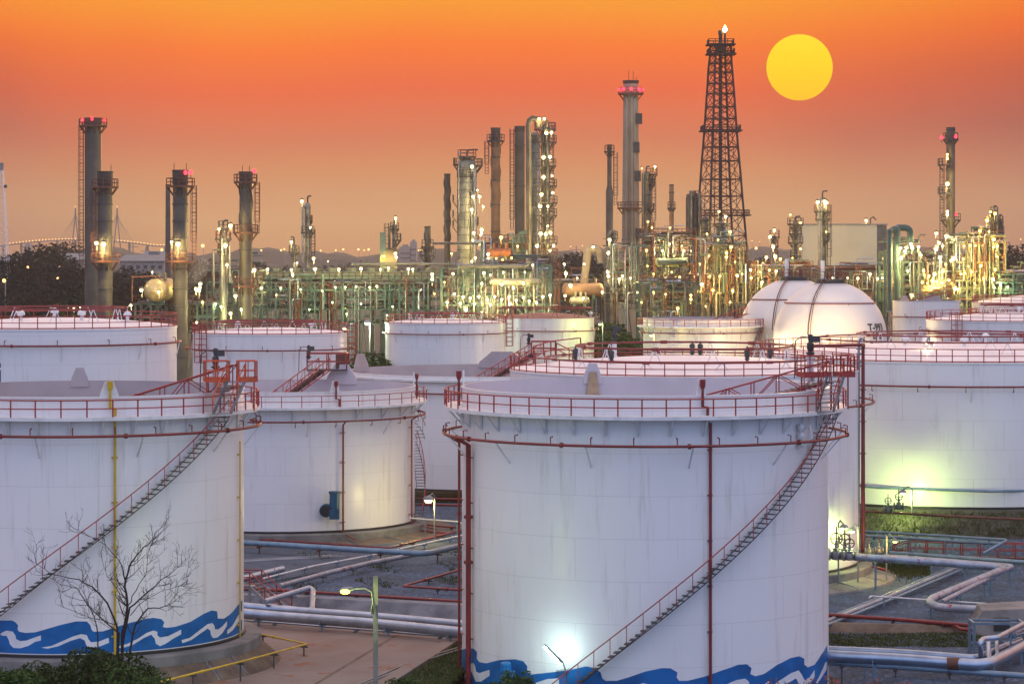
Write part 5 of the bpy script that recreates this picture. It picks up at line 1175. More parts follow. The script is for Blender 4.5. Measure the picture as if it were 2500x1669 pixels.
reg_(2.851, 0, 250, [(672,978,'w',.4),(722,985,'w',.5),(1195,970,'w',.3),(1240,985,'w',.5),(1525,880),(1605,857,'w',.4),(1570,995,'w',.4),(1770,1165,'w',.4),(1752,1178),(1395,1262,'w',.35),(1385,1305,'w',.4),(1362,1298),(985,1305,'w',.35),(1105,1316,'w',.3),(912,1410,'w',.35),(1640,1345,'w',.35),(1605,1468,'w',.35),(1820,1290),(1860,1160),(118,1450,'y',.36),(470,1425,'y',.34),(512,1432,'w',.36),(558,1422,'w',.2),(1370,1530,'w',.25),(1060,1180,'w',.18),(1410,1390,'y',.25),(1580,1130),(1540,1420,'g'),(1680,1440,'g'),(1500,1400,'g')])  # the lamp right before the golden drum is added to stand for its highlight
reg_(2.851, 650, 250, [(248,687,'w',.42),(175,970,'w',.36),(330,1085,'w',.4),(215,1115,'w',.22),(307,870,'w',.25),(900,805,'w',.36),(820,1068,'y',.36),(900,1050,'w',.36),(905,1075,'w',.3),(1432,445,'w',.4),(1440,655,'w',.36),(1485,655,'w',.4),(1430,745,'w',.36),(1510,725,'w',.26),(1500,885,'w',.42),(1445,905,'w',.3),(1495,922,'w',.3),(1635,937,'y',.4),(1485,985,'w',.25),(1290,1050,'y',.26),(1155,1195,'w',.36),(1155,1230,'w',.36),(1440,960),(1470,610,'w',.2),(1455,1080),
  (10,1158),(175,1162),(340,1158,'w',.36),(505,1160,'w',.34),(660,1155,'w',.36),(795,1160),(850,1150),(990,1158,'w',.32),(1020,1160),(185,1200),(480,1285,'g',.22),(550,1285,'g',.22),(625,1280,'g',.22),(770,1278,'g',.22),(720,1285,'g',.22),(390,1310,'g',.2),(240,1300,'g',.2),(300,1440,'g',.2),(560,1470,'g',.2),(880,1420,'g',.2),(660,1400,'g',.2),(430,1105,'w',.18),(70,1340,'y',.2),(100,1290,'g',.2),(460,1390,'g',.2),
  (1515,1185,'w',.32),(1300,1190),(1280,1160,'y',.2),(1640,1265),(1790,1255),(2115,1270,'w',.34),(1975,1340,'w',.3),(1925,1350,'w',.3),(1545,1055,'w',.36),(1545,1085,'w',.36),(1750,1000,'y',.3),(1710,1080,'y',.34),(1645,1095,'y',.25),(1600,1085,'y',.22),(2085,1190,'w',.36),(2075,1125),(1855,1130,'w',.22),(1430,1105,'w',.28),(1390,1440,'w',.4),(1370,1350),(1420,1360),(1480,1350),(1540,1370),(1590,1350),(1640,1370),(1690,1350),(1740,1375),(1790,1355),(1830,1380),(1350,1400),(1450,1400),(1560,1405),(1700,1400),(1880,1390),(1260,1390),(1310,1330),(1500,1260),(1720,1290),(1560,1200,'w',.2),(1800,1180,'w',.2),(1650,1180,'w',.2),(1240,1250,'y',.2),(1170,1330,'y',.2),(1330,1470,'w',.22),(1500,1460,'w',.22),
  (1950,212,'w',.45),(1985,210,'w',.4),(1930,382,'w',.45),(1975,378,'w',.4),(1930,520,'w',.45),(1990,510,'w',.26),(1915,640,'w',.42),(1995,628,'w',.3),(1905,722,'w',.45),(1960,722,'w',.3),(1910,912,'w',.45),(1945,916,'w',.4),(1978,905,'w',.4),(1885,998,'w',.4),(2000,996,'w',.36),(1975,1030,'w',.3),(1900,115,'w',.36),(1935,112,'w',.3),(1960,860,'w',.25)])
reg_(2.036, 1350, 30, [(281,1130,'w',.4),(275,1195,'w',.36),(272,1290,'w',.36),(275,1310,'w',.36),(200,1165,'w',.3),(65,1297,'w',.32),(155,1250,'w',.25),(55,1250,'w',.22),(330,1325,'w',.36),(345,1310,'w',.3),(385,1320,'w',.25),(472,1040,'y',.3),(492,1070,'y',.26),(507,766,'w',.3),(442,775,'y',.2),(582,1070,'y',.25),(465,1182,'y',.36),(545,1185,'w',.3),(650,1185,'w',.3),(690,1185,'w',.3),(580,1150,'w',.2),(640,1160,'y',.2),(600,1210,'y',.2),(825,990,'y',.32),(858,1015,'w',.34),(880,1090,'y',.36),(885,1165,'y',.36),(765,1100,'y',.22),(820,1130,'y',.22),(862,1195,'y',.36),(862,1215,'y',.36),(915,1308,'w',.34),(740,1350,'w',.4),(795,1380,'y',.36),(893,1383,'y',.36),(985,1320,'y',.32),(630,1315,'y',.3),(685,1405,'y',.3),(685,1425,'y',.3),(620,1470,'y',.36),(713,1390,'y',.3),(880,1440,'y',.25),(982,1280,'w',.3),(1040,1340,'w',.3),(830,1310,'y',.3),(775,1210,'y',.22),(730,1250,'y',.22),(940,1300,'y',.25),(905,1240,'y',.2),(780,1310,'y',.25),(560,1320,'w',.3),(540,1340,'w',.3),(500,1300,'y',.25),(680,1290,'y',.2),(590,1290,'y',.22),(470,1260,'y',.2),(500,1390,'y',.22),(560,1400,'y',.22),(420,1390,'w',.2),(440,1440,'y',.2),(150,1420,'w',.3),(60,1408,'w',.3),(90,1357,'w',.3),(245,1390,'w',.3),(120,1320,'w',.2),(1020,1440,'y',.2),(760,1460,'y',.2),
  (1100,1082,'w',.34),(1078,1115,'w',.36),(1095,1165,'w',.4),(1105,1215,'w',.42),(1130,1225,'y',.36),(1060,1217,'w',.34),(1075,1280,'y',.3),(1030,1290,'y',.25),(1110,1285,'w',.3),(1315,943,'w',.42),(1350,940,'w',.5),(1360,945,'w',.4),(1230,1045,'y',.3),(1230,1175,'y',.3),(1358,1090,'y',.22),(1180,1005,'y',.25),(1190,1220,'y',.2)])
reg_(2.703, 1850, 280, [(715,697,'w',.42),(1250,262,'y',.32),(1250,290,'y',.32),(1250,455,'w',.5),(1250,638,'w',.36),(1250,660,'w',.36),(1245,800,'w',.5),(1290,945,'w',.5),(1275,960,'w',.3),(1178,782,'w',.4),(1195,845,'w',.36),(1220,865,'w',.3),(1175,885,'w',.5),(1060,870,'w',.36),(1075,925,'w',.32),(1010,850,'w',.32),(940,878,'w',.36),(980,876,'w',.4),(1020,880,'w',.36),(970,900,'w',.36),(835,950,'w',.45),(945,945,'w',.4),(1360,865,'y',.25),(1400,860,'y',.32),(1435,862,'y',.25),(1465,765,'y',.4),(1512,695,'y',.45),(1535,640,'y',.3),(1565,650,'y',.4),(1555,820,'y',.5),(1580,865,'y',.34),(1555,872,'y',.34),(1525,770,'y',.25),(1580,935,'y',.25),(1565,1020,'y',.34),(1550,1085,'w',.45),(1470,995,'y',.42),(1410,1035,'y',.34),(1365,1045,'y',.3),(1340,1048,'y',.3),(1300,1145,'w',.5),(1320,1150,'y',.4),(1165,1050,'w',.42),(1225,1030,'y',.34),(1210,1105,'y',.4),(1015,1190,'w',.5),(740,1050,'w',.34),(660,1078,'w',.3),(490,1075,'w',.25),(590,1075,'w',.25),(790,1080,'w',.22),(820,1075,'w',.22),(990,1030,'w',.25),(1355,950,'y',.3),(1200,945,'w',.34),(1490,1080,'y',.3),(25,1105,'y',.36),(1120,1110,'y',.3),(1150,1095,'y',.3),(1085,1105,'y',.3),(1100,1060,'y',.25),(1260,1090,'y',.3),(1280,1110,'y',.25),(1430,1110,'y',.22),(1390,1000,'y',.2),(1240,985,'y',.3),(1060,1150,'y',.22),(1140,1150,'y',.22),(1095,1030,'y',.25),(1130,1060,'y',.25),(1180,1100,'y',.25),(1600,1110,'g',.3),(1650,1135,'g',.25),(1560,1140,'g',.25)])
HOSTS = {}
for q in LAMPS: HOSTS.setdefault(q[2], []).append(q)
KW = {'w': 'warm white', 'y': 'yellow', 'g': 'greenish white'}
GL = {'w': emit('globe_warm', (1,.70,.26), 1.7), 'y': emit('globe_yellow', (1,.56,.07), 1.4), 'g': emit('globe_green', (.72,1,.34), 1.4)}
KM = {'w': L_W, 'y': L_Y, 'g': L_G}
PROTO = {}
KC = {'w': (1,.74,.26), 'y': (1,.56,.07), 'g': (.80,1,.40)}
POW = {}
def setpow(r, k, s, f=1.0):
    b = round(s/.06); key = (k, b, f)
    for ch in r.children:
        if ch.type == 'LIGHT':
            if key not in POW: l = ch.data.copy(); l.energy = LAMP_W*f*(s/.32)**2; POW[key] = l
            ch.data = POW[key]
LAMP_W = 800
def make_lamp(kind):
    r = thing('flood_lamp', 'x', 'lamp', (0,0,0), 'glowing plant lamps')
    MB().ball((0,0,.1), .88, 8).build('globe', GL[kind], r)
    MB().ball((0,-.66,-.2), .56, 8).build('bulb', KM[kind], r)
    MB().lathe((0,0,0), [(.25,1.25),(.7,1.12),(1.15,.75),(1.2,.7),(.65,1.0),(.2,1.1)], 10).build('shade', M_DARKST, r)
    point('lamp_light', r, (0,-.6,-1.3), KC[kind], 100)
    MB().tube([(.0,1.15,-3.4),(0,1.15,1.3),(0,.6,1.5),(0,0,1.2)], .16, 5).build('bracket', M_DARKST, r); return r
for h, ls in HOSTS.items():
    tall = h.startswith('on the') and 'deck' not in h
    ls.sort(key=(lambda q: -q[0].z) if tall else (lambda q: q[0].x))
    for i, (p, k, _, s, _p) in enumerate(ls):
        if tall: lb = ('%s lamp %s, %s' % (orl(i) + ' from the top', h, KW[k]))
        else: lb = '%s lamp, %s from the left, %s' % (KW[k], orl(i), h)
        if k not in PROTO: PROTO[k] = r = make_lamp(k); r.location = p; r.scale = (s,)*3; r['label'] = lb; setpow(r, k, s)
        else: setpow(dup(PROTO[k], p, lb, None, 0, s), k, s, .35 if 'tallest lit' in h else (.6 if 'left of the concrete' in h else 1.0))

# yard lamps near the camera
def post_lamp(name, p, label, glow, r=.22, arm=None, post=M_GREY, pr=.06, h=None):
    watts = 0
    if isinstance(glow, tuple): glow, col, watts = glow
    root = thing(name, label, 'lamp', (p.x, p.y, h if h is not None else 0)); z0 = h if h is not None else 0; a = arm or Vector((.6,0,0))
    MB().ball(p, r, 10, .7).build('bulb', glow, root)
    if watts: point('lamp_light', root, p+Vector((0,-.05,-r*1.3)), col, watts, .15)
    MB().lathe((p.x, p.y, p.z+r*.35), [(r*1.5,-.05),(r*1.2,r*.5),(r*.5,r*.8),(.02,r*.9)], 10).build('shade', M_GREY, root)
    MB().tube([Vector((p.x+a.x, p.y+a.y, z0-.1)), Vector((p.x+a.x, p.y+a.y, p.z+.3)), Vector((p.x+a.x*.7, p.y+a.y*.7, p.z+.55)), Vector((p.x, p.y, p.z+r))], pr, 6).build('post', post, root); return root
def bulb(n, c, w): return (emit(n, c, 9.0), c, w)
E_G = emit('sodium_green', (.75, 1, .22), 60); E_GW = emit('lamp_pale_green', (.78, 1, .55), 90); E_O = emit('lamp_orange', (1, .62, .18), 60); E_T = emit('tube_white', (.70, 1, .92), 90)
post_lamp('yard_lamp', W(1046,1221,222), 'yellow-white yard lamp at the right foot of the motor tank', bulb('lamp_star', (1,.84,.30), 650), .34, Vector((.5,.3,0)))
post_lamp('yard_lamp', W(2203,1203,214.6), 'hanging lamp glowing on the foot of the big right tank', bulb('lamp_green_wall', (.74,1,.26), 1250), .24, Vector((.75,-.2,0)), h=3.3)
post_lamp('yard_lamp', W(2060,1288,192.2), 'pale green lamp behind the gate valves, left of two', bulb('lamp_valve', (.74,1,.28), 330), .22, Vector((-.4,-.1,0)))
post_lamp('yard_lamp', W(2079,1296,193.5), 'pale green lamp behind the gate valves, right of two', bulb('lamp_valve_b', (.78,1,.30), 200), .22, Vector((.5,.2,0)))
post_lamp('yard_lamp', W(2185,1321,196), 'orange lamp at the end of the red walkway', bulb('lamp_walk', (1,.58,.12), 380), .17, Vector((-.6,.2,0)))
post_lamp('yard_lamp', W(2000,858,368), 'flood lamp glowing below the front of the lettered sphere', bulb('lamp_sphere', (1,.70,.32), 15000), .3, Vector((.5,.3,0)))
post_lamp('yard_lamp', W(1862,858,384), 'flood lamp glowing below the front of the rear sphere', bulb('lamp_sphere_b', (1,.80,.45), 2500), .3, Vector((.5,.3,0)))
post_lamp('yard_lamp', W(897,789,395), 'dazzling greenish lamp before the long green rack', bulb('lamp_big_green', (.78,1,.66), 6000), .42, Vector((.3,1,0)))
post_lamp('yard_lamp', W(1465,791,402), 'yellow-green lamp in the trees right of the rusty-roofed tank', bulb('tree_lamp', (.8,1,.2), 900), .25, Vector((.4,.5,0)))
post_lamp('yard_lamp', W(1590,818,388), 'yellow lamp before the tank with the rolling ladder', bulb('ladder_lamp', (1,.8,.2), 900), .25, Vector((.4,.5,0)))
post_lamp('yard_lamp', W(841,802,285), 'small orange lamp on the right rail of the tank with ladder cages', E_O, .16, Vector((.4,.2,0)), h=15.3)
post_lamp('yard_lamp', W(83,788,236), 'small warm lamp on the roof of the left domed tank', bulb('roof_lamp', (1,.8,.4), 120), .14, Vector((.3,.2,0)), h=18.3)
post_lamp('yard_lamp', W(2262,838,226), 'small warm lamp on the roof of the largest right tank', bulb('roof_lamp_b', (1,.8,.4), 120), .11, Vector((.3,.2,0)), h=16.2)
# concrete lamp post in the foreground
p = W(917, 1406, 140); lp = thing('lamp_post', 'square concrete post with a glowing yellow-green lamp on a side arm', 'lamp post', (p.x, p.y, -.1))
MB().beam((p.x, p.y, -.2), (p.x, p.y, p.z), .25, .22).build('post', M_CONC, lp)
q = W(844, 1442, 139.6); MB().tube([(p.x-.12, p.y-.1, q.z-.75), (p.x-.2, p.y-.1, q.z-.1), (p.x-.55, p.y-.15, q.z+.12), (q.x+.35, q.y, q.z+.12)], .035, 6).build('arm', M_GREY, lp)
mb = MB(); mb.tube([Vector((q.x+.42, q.y, q.z+.12)), Vector((q.x+.3, q.y, q.z+.13)), Vector((q.x-.1, q.y, q.z+.10)), Vector((q.x-.3, q.y, q.z+.06))], [.05,.11,.13,.05], 10); mb.build('head', M_GREY, lp)
MB().ball((q.x-.03, q.y-.02, q.z-.02), .26, 12, .55).build('bulb', emit('post_bulb', (.80, 1, .12), 6), lp); point('lamp_light', lp, (q.x-.03, q.y-.1, q.z-.28), (.78,1,.14), 700, .12)
mb = MB()
for i in range(5): mb.tube([(p.x-.16+.03*i, p.y-.16, q.z-.7-.1*i), (p.x-.22, p.y-.2, q.z-1.0-.06*i), (p.x-.1, p.y-.2, q.z-1.25), (p.x-.05, p.y-.16, q.z-.85)], .025, 5)
mb.build('cable_coil', M_DARKST, lp)
# fluorescent lamp washing the wall of A
a, b = W(1329, 1578, 145.9), W(1369, 1621, 146.2); fl = thing('tube_lamp', 'slanted fluorescent lamp on a bent post, washing the tank wall white', 'lamp', (W(1382,1669,146.6).x, 146.6, -.8))
MB().tube([a, b], .055, 8).build('tube', E_T, fl)
MB().tube([a+Vector((.06,-.08,.1)), b+Vector((.06,-.08,.1))], .06, 6).build('housing', M_GREY, fl)
c = W(1382, 1640, 146.6); MB().tube([a+Vector((.0,-.1,.16)), b+Vector((.1,-.1,.16)), c+Vector((0,-.1,.0)), Vector((c.x, c.y-.1, -.9))], .045, 6).build('post', M_GREY, fl)
# distant lamps
for i, (x, y, D, kk) in enumerate([(495,600,1400,.9),(395,610,1500,.7),(395,617,1480,.6),(638,611,1600,.55),(68,652,690,.3),(10,685,540,.4),(145,652,745,.3),(132,652,740,.3),(141,679,600,.25),(37,648,740,.25),(52,652,740,.25),(686,611,1700,.6),(694,608,1700,.5),(783,612,1750,.5),(820,611,1750,.5),(838,609,1750,.6),(875,609,1750,.7),(889,611,1750,.4),(900,609,1750,.7),(1022,611,1700,.5),(1028,610,1700,.5),(1393,602,1800,.35),(1846,606,1500,.8),(1836,588,1700,.3),(1855,590,1700,.25),(1422,600,1800,.3),(110,632,1100,.35),(115,630,1100,.35),(305,632,1050,.35),(320,631,1050,.35),(178,617,1500,.5),(2492,584,1700,.35)]):
    p = W(x, y, D); r = thing('street_lamp', 'distant orange street lamp, '+orl(i)+' in the haze by position', 'street lamp', (p.x, D, -1.4), 'distant street lamps')
    MB().ball(p, kk, 8).build('bulb', L_FAR, r); MB().tube([p+Vector((kk*.4,.5,0)), Vector((p.x+kk*.4, D+.5, -1.4))], .12, 4).build('post', M_GREY, r)
fls = [o for o in bpy.data.objects if o.name.startswith('street_lamp')]
fls.sort(key=lambda o: o.location.x/o.location.y)
for i, o in enumerate(fls): o['label'] = 'distant orange street lamp in the haze, %s from the left' % orl(i)
# ------------------------------------------------------------------ far things and the sun
sd = 6000; p = W(1952, 165, sd)
sm = bpy.data.materials.new('sun_disc'); sm.use_nodes = True; g = N(sm.node_tree); g.t.nodes.clear()
sp = g.n('ShaderNodeSeparateXYZ'); g.L.new(g.n('ShaderNodeTexCoord').outputs['Generated'], sp.inputs[0])
e = g.n('ShaderNodeEmission'); g.L.new(g.ramp(sp.outputs[2], [(0,lin(255,196,0)),(.5,lin(255,212,6)),(1,lin(255,222,34))]), e.inputs[0]); e.inputs[1].default_value = 1.1
g.L.new(e.outputs[0], g.n('ShaderNodeOutputMaterial').inputs[0])
so_ = MB().ball(tuple(p), 80.5/F*sd, 64).build('sun', sm, None, 60, tuple(p)); tag(so_, 'big yellow setting sun low over the flare tower', 'sun')
# lattice radio mast at the left edge
D = 700; mx = (4-1250)/F*D; ms = thing('radio_mast', 'pale lattice radio mast cut by the left edge', 'mast', (mx, D, -1.4)); mb = MB(); zt = ZP(416, D)
for i in range(24):
    z0 = -1.4+(zt+1.4)*i/24; z1 = -1.4+(zt+1.4)*(i+1)/24; s0 = 2.6*(1-i/24)+.35; s1 = 2.6*(1-(i+1)/24)+.35
    q0 = [Vector((mx+u*s0, D+v*s0, z0)) for u, v in ((-1,-1),(1,-1),(1,1),(-1,1))]; q1 = [Vector((mx+u*s1, D+v*s1, z1)) for u, v in ((-1,-1),(1,-1),(1,1),(-1,1))]
    for k in range(4): mb.tube([q0[k], q1[k]], .11, 4); mb.tube([q0[k], q1[(k+1) % 4]], .06, 4); mb.tube([q1[k], q1[(k+1) % 4]], .06, 4)
mb.build('lattice', M_WHITE, ms); MB().tube([(mx,D,zt),(mx,D,zt+2.0)], .5, 8).build('antenna', M_GREY, ms); MB().ball((mx+1.2,D-1,ZP(455,D)), .5, 8).build('dish', M_GREEN, ms)
# cable-stayed bridge in the haze
BD = 3000; br = thing('bridge', 'hazy cable-stayed bridge with a string of lights at far left', 'bridge', (W(230,0,BD).x, BD, 20))
dz = lambda x: 601-15*(1-((x-190)/190)**2) if abs(x-190) < 190 else 601
mb = MB(); pts = [W(x, dz(x), BD) for x in range(0, 425, 12)]
for i in range(len(pts)-1): mb.beam(pts[i], pts[i+1], 6, 1.2)
mb.build('deck', M_CONC, br)
for x in (184, 286):
    mb = MB()
    for s in (-1, 1): mb.beam(W(x+s*9, 612, BD), W(x+s*1.5, 540, BD), 1.1); mb.beam(W(x+s*1.5, 540, BD), W(x, 507, BD), 1.0)
    for k in range(7):
        for s in (-1, 1): mb.tube([W(x, 512+k*3, BD), W(x+s*(8+k*6), dz(x+s*(8+k*6)), BD)], .11, 4)
    mb.build('pylon', M_CONC, br); MB().ball(W(x, 505, BD), .6, 6).build('beacon', L_FAR, br)
mb = MB()
for x in range(8, 420, 44): mb.beam(W(x, dz(x), BD+3), Vector((W(x,0,BD).x, BD+3, -1)), 2.4)
mb.build('pier', M_CONC, br)
for x in range(24, 420, 8): MB().ball(W(x, dz(x)-3.4, BD), .62, 6).build('deck_lamp', L_FAR, br)
# low buildings
def shed(px0, px1, py, D, label, h=6, m=M_BRICK, roof=M_FARROOF, tower=None):
    a, b = W(px0, py, D), W(px1, py, D); r = thing('warehouse', label, 'building', ((a.x+b.x)/2, D, -1.4)); w = b.x-a.x
    MB().box(((a.x+b.x)/2, D+8, (a.z-1.4)/2), (w, 16, a.z+1.4)).build('wall', m, r, 0)
    MB().add([(a.x-1,D-1,a.z),(b.x+1,D-1,a.z),(b.x+1,D+17,a.z),(a.x-1,D+17,a.z),(a.x+1,D+8,a.z+2.2),(b.x-1,D+8,a.z+2.2)], [(0,1,5,4),(2,3,4,5),(1,2,5),(3,0,4),(3,2,1,0)]).build('roof', roof, r, 0)
    for k in range(6): MB().box((a.x+w*(k+.5)/6, D-.05, a.z-2.2), (w/12, .2, 1.3)).build('window', M_DARKST, r, 0)
    if tower:
        q0, q1 = W(tower[0], tower[2], D-2), W(tower[1], tower[2], D-2)
        MB().box(((q0.x+q1.x)/2, D+2, (q0.z-1.4)/2), (q1.x-q0.x, 6, q0.z+1.4)).build('tower_block', roof, r, 0)
shed(136, 202, 634, 900, 'pale long-roofed shed above the left wood')
shed(292, 400, 637, 960, 'long pale warehouse between the left chimneys')
shed(343, 402, 627, 1010, 'dark-roofed building with a square tower between the left chimneys', tower=(362,384,614))
shed(2, 60, 640, 950, 'low house half hidden in the left wood')
for i, (a, b, y) in enumerate(((1001,1017,590),(975,1003,602),(60,72,596),(2325,2360,608))):
    p, q = W(a, y, 2500), W(b, y, 2500); r = thing('tower_block', orl(i)+' hazy tower block from the left on the horizon' if False else ('hazy tall block left of the short finned chimney','hazy low block left of the short finned chimney','hazy block at the left end of the bridge','hazy low block behind the right-hand chimney')[i], 'building', ((p.x+q.x)/2, 2500, -1.4))
    MB().box(((p.x+q.x)/2, 2510, (p.z-1.4)/2), (q.x-p.x, 20, p.z+1.4)).build('wall', M_BRICK, r, 0); MB().box(((p.x+q.x)/2, 2510, p.z+1), ((q.x-p.x)*.5, 10, 2)).build('roof_house', M_BRICK, r, 0)
    mb = MB()
    for k in range(5): mb.box(((p.x+q.x)/2, 2499.9, 4+(p.z-6)*k/5), ((q.x-p.x)*.85, .4, 1.4))
    mb.build('window_band', M_DARKST, r, 0)
for i, (x, y) in enumerate(((325,592),(356,603),(866,628),(1407,600),(2465,590),(2170,592))):
    D = 1300; p = W(x, y, D); r = thing('pylon', ('pylon in the haze between the left chimneys','smaller pylon in the haze before the banded chimney','dark mast left of centre in the haze','thin mast behind the rusty-roofed tank','power pylon at the far right in the haze','crane mast behind the blue-grey duct')[i], 'mast', (p.x, D, -1.4))
    MB().tube([(p.x,D,-1.4),(p.x,D,p.z)], [.7,.25], 5).build('pole', M_GREY, r); MB().beam((p.x-2.5-4*(i == 4),D,p.z-2), (p.x+2.5+4*(i == 4),D,p.z-2), .3).build('crossarm', M_GREY, r)

# a little lamp-lit steam between the golden drum and the stocky column
sv = bpy.data.materials.new('steam'); sv.use_nodes = True; g = N(sv.node_tree); g.t.nodes.clear()
pv = g.n('ShaderNodeVolumePrincipled'); pv.inputs['Color'].default_value = (.95,.93,.9,1); pv.inputs['Density'].default_value = .07
g.L.new(pv.outputs[0], g.n('ShaderNodeOutputMaterial').inputs['Volume'])
P = [W(x, y, 432) for x, y in ((462,706),(468,690),(476,674),(487,658),(500,644),(512,634))]
so2 = MB().tube(P, [.25,.8,1.3,1.6,1.4,.4], 14).build('steam_plume', sv, None, 60, tuple(P[0])); so2['kind'] = 'stuff'; tag(so2, 'thin lamp-lit steam drifting beside the stocky column', 'steam')
# ------------------------------------------------------------------ vegetation
def leaf_mat(name, a, b, c):
    m = bpy.data.materials.new(name); m.use_nodes = True; g = N(m.node_tree); p = g.t.nodes['Principled BSDF']
    ge = g.n('ShaderNodeNewGeometry'); tc = g.n('ShaderNodeTexCoord').outputs['Object']
    r = g.m('ADD', g.m('MULTIPLY', ge.outputs['Random Per Island'], .6), g.m('MULTIPLY', g.noise(.8, tc, 2), .4))
    g.L.new(g.ramp(r, [(0.1,(*a,1)),(.5,(*b,1)),(.9,(*c,1))]), p.inputs['Base Color']); p.inputs['Roughness'].default_value = .75; p.inputs['Specular IOR Level'].default_value = .08
    p.inputs['Transmission Weight'].default_value = 0; return m
LF1 = leaf_mat('leaf_dark', (.012,.026,.010), (.025,.050,.014), (.06,.075,.02))
LF2 = leaf_mat('leaf_mid', (.018,.045,.012), (.04,.085,.02), (.08,.12,.03))
LF3 = leaf_mat('leaf_red', (.30,.05,.02), (.38,.09,.04), (.20,.13,.03))
LF4 = leaf_mat('leaf_far', (.003,.010,.014), (.006,.017,.020), (.010,.024,.026))
def leaves(mb, blobs, n, s0, s1):
    tot = sum(b[3]*b[3] for b in blobs)
    for (x, y, z, r, fz) in blobs:
        for _ in range(int(n*r*r/tot)):
            while True:
                u = Vector((random.uniform(-1,1), random.uniform(-1,1), random.uniform(-1,1)))
                if .25 < u.length < 1: break
            u = u*(u.length**-.45)
            c = Vector((x+u.x*r, y+u.y*r, z+u.z*r*fz)); s = random.uniform(s0, s1)
            d = Vector((random.gauss(0,1), random.gauss(0,1), random.gauss(0,.7))).normalized(); e = d.orthogonal().normalized(); e.rotate(__import__('mathutils').Quaternion(d, random.uniform(0, 6.28)))
            mb.add([c-d*s, c+e*s*.4, c+d*s, c-e*s*.4], [(0,1,2,3)])
def crown_blobs(h, w, k, z0=.35):
    out = []
    for i in range(k):
        t = i/max(1, k-1); z = h*(z0+(1-z0)*.9*t); rr = w*(.62-.3*abs(t-.4)); a = random.uniform(0, 6.28); q = w*.42*(1-.6*t)*random.uniform(.4,1)
        out.append((q*cos(a), q*sin(a), z, rr*random.uniform(.6,.95), .75))
    return out
def tree_proto(h, w, k, n, s0, s1, lm, label, loc, seed, group=None, name='leafy_tree'):
    random.seed(seed); r = thing(name, label, 'tree', (0,0,0), group); mb = MB()
    mb.tube([(0,0,-.3),(.1,0,h*.25),(-.05,.1,h*.5),(0,0,h*.85)], [h*.028, h*.022, h*.015, h*.005], 7)
    bl = crown_blobs(h, w, k)
    for b in bl: mb.tube([(0,0,h*.3), (b[0]*.5,b[1]*.5,(b[2]+h*.3)/2), b[:3]], [h*.012,h*.008,h*.003], 5)
    mb.build('trunk', M_BARK, r)
    mb = MB(); leaves(mb, bl, n, s0, s1); mb.build('crown', lm, r, 0); r.location = loc; return r
# bare tree in front of the left tank
def bare_tree(label):
    D = 127; P0 = W(262, 1732, D); r = thing('bare_tree', label, 'tree', tuple(P0)); rnd = random.Random(21); mb = MB(); tw = MB(); Q = __import__('mathutils').Quaternion
    def twig(q, d, L, rad, lv):
        n = 4; pts = [q]; rr = [rad]; c = q.copy(); dd = d.copy()
        for i in range(n):
            dd = (dd+Vector((rnd.gauss(0,.16), rnd.gauss(0,.16), rnd.gauss(.10,.10)))).normalized(); c = c+dd*L/n; pts.append(c.copy()); rr.append(max(.006, rad*(1-.5*(i+1)/n)))
        tw.tube(pts, rr, 4, cap=False)
        if lv < 3:
            for k in range(rnd.choice((1,2,3))):
                i = rnd.randint(1, n); a = dd.orthogonal(); a.rotate(Q(dd, rnd.uniform(0, 6.28)))
                twig(pts[i], (dd*.8+a*rnd.uniform(.5,1.0)).normalized(), L*rnd.uniform(.45,.7), rr[i]*.72, lv+1)
    limbs = [([(285,1740),(290,1650),(288,1547),(212,1481),(185,1438),(146,1428),(83,1395)], .10, .3), ([(288,1600),(288,1530),(265,1468),(228,1428),(199,1411),(132,1395),(78,1358)], .13, -.5),
             ([(292,1740),(297,1620),(298,1547),(311,1481),(304,1431),(314,1382),(331,1355),(361,1329),(397,1296)], .20, .2), ([(304,1431),(298,1388),(281,1365),(251,1335),(225,1322),(179,1302)], .07, .8),
             ([(300,1580),(318,1481),(357,1448),(397,1411),(430,1388),(463,1355)], .11, -.8), ([(310,1740),(318,1600),(331,1521),(364,1481),(407,1476),(433,1461)], .15, -.4),
             ([(285,1524),(240,1512),(199,1507),(146,1488)], .05, .6), ([(240,1740),(238,1600),(232,1534),(215,1498),(195,1458),(188,1420)], .10, .9), ([(311,1481),(330,1440),(352,1400),(358,1350),(372,1305)], .06, .5), ([(318,1500),(345,1470),(380,1452),(420,1440),(458,1434)], .05, 1.0), ([(300,1470),(288,1430),(270,1400),(262,1360)], .05, -.9)]
    for pts, rad, dy in limbs:
        n = len(pts); P = []
        for i, (x, y) in enumerate(pts):
            q = W(x, y, D); q.y += dy*i/n*2.2; P.append(q)
        S = []
        for i in range(n-1):
            for t in (0, .33, .66): S.append(P[i].lerp(P[i+1], t)+Vector((rnd.gauss(0,.02), rnd.gauss(0,.04), rnd.gauss(0,.02))))
        S.append(P[-1]); m = len(S); rr = [max(.011, .46*rad*(1-.88*i/(m-1))) for i in range(m)]
        mb.tube(S, rr, 7, cap=False)
        for i in range(m):
            if S[i].z > P0.z+3.6 and i > m*.25:
                for k in range(rnd.choice((0,1,1,2))):
                    d = (S[min(i+1, m-1)]-S[max(i-1, 0)]).normalized(); a = d.orthogonal(); a.rotate(Q(d, rnd.uniform(0, 6.28)))
                    twig(S[i], (d*.6+a*.8+Vector((0,0,.35))).normalized(), rnd.uniform(.5,1.15), max(.014, rr[i]*.45), 1)
    mb.build('trunk', M_BARK, r); tw.build('branch', M_BARK, r); return r
bare_tree('leafless dark tree in front of the left mural tank')
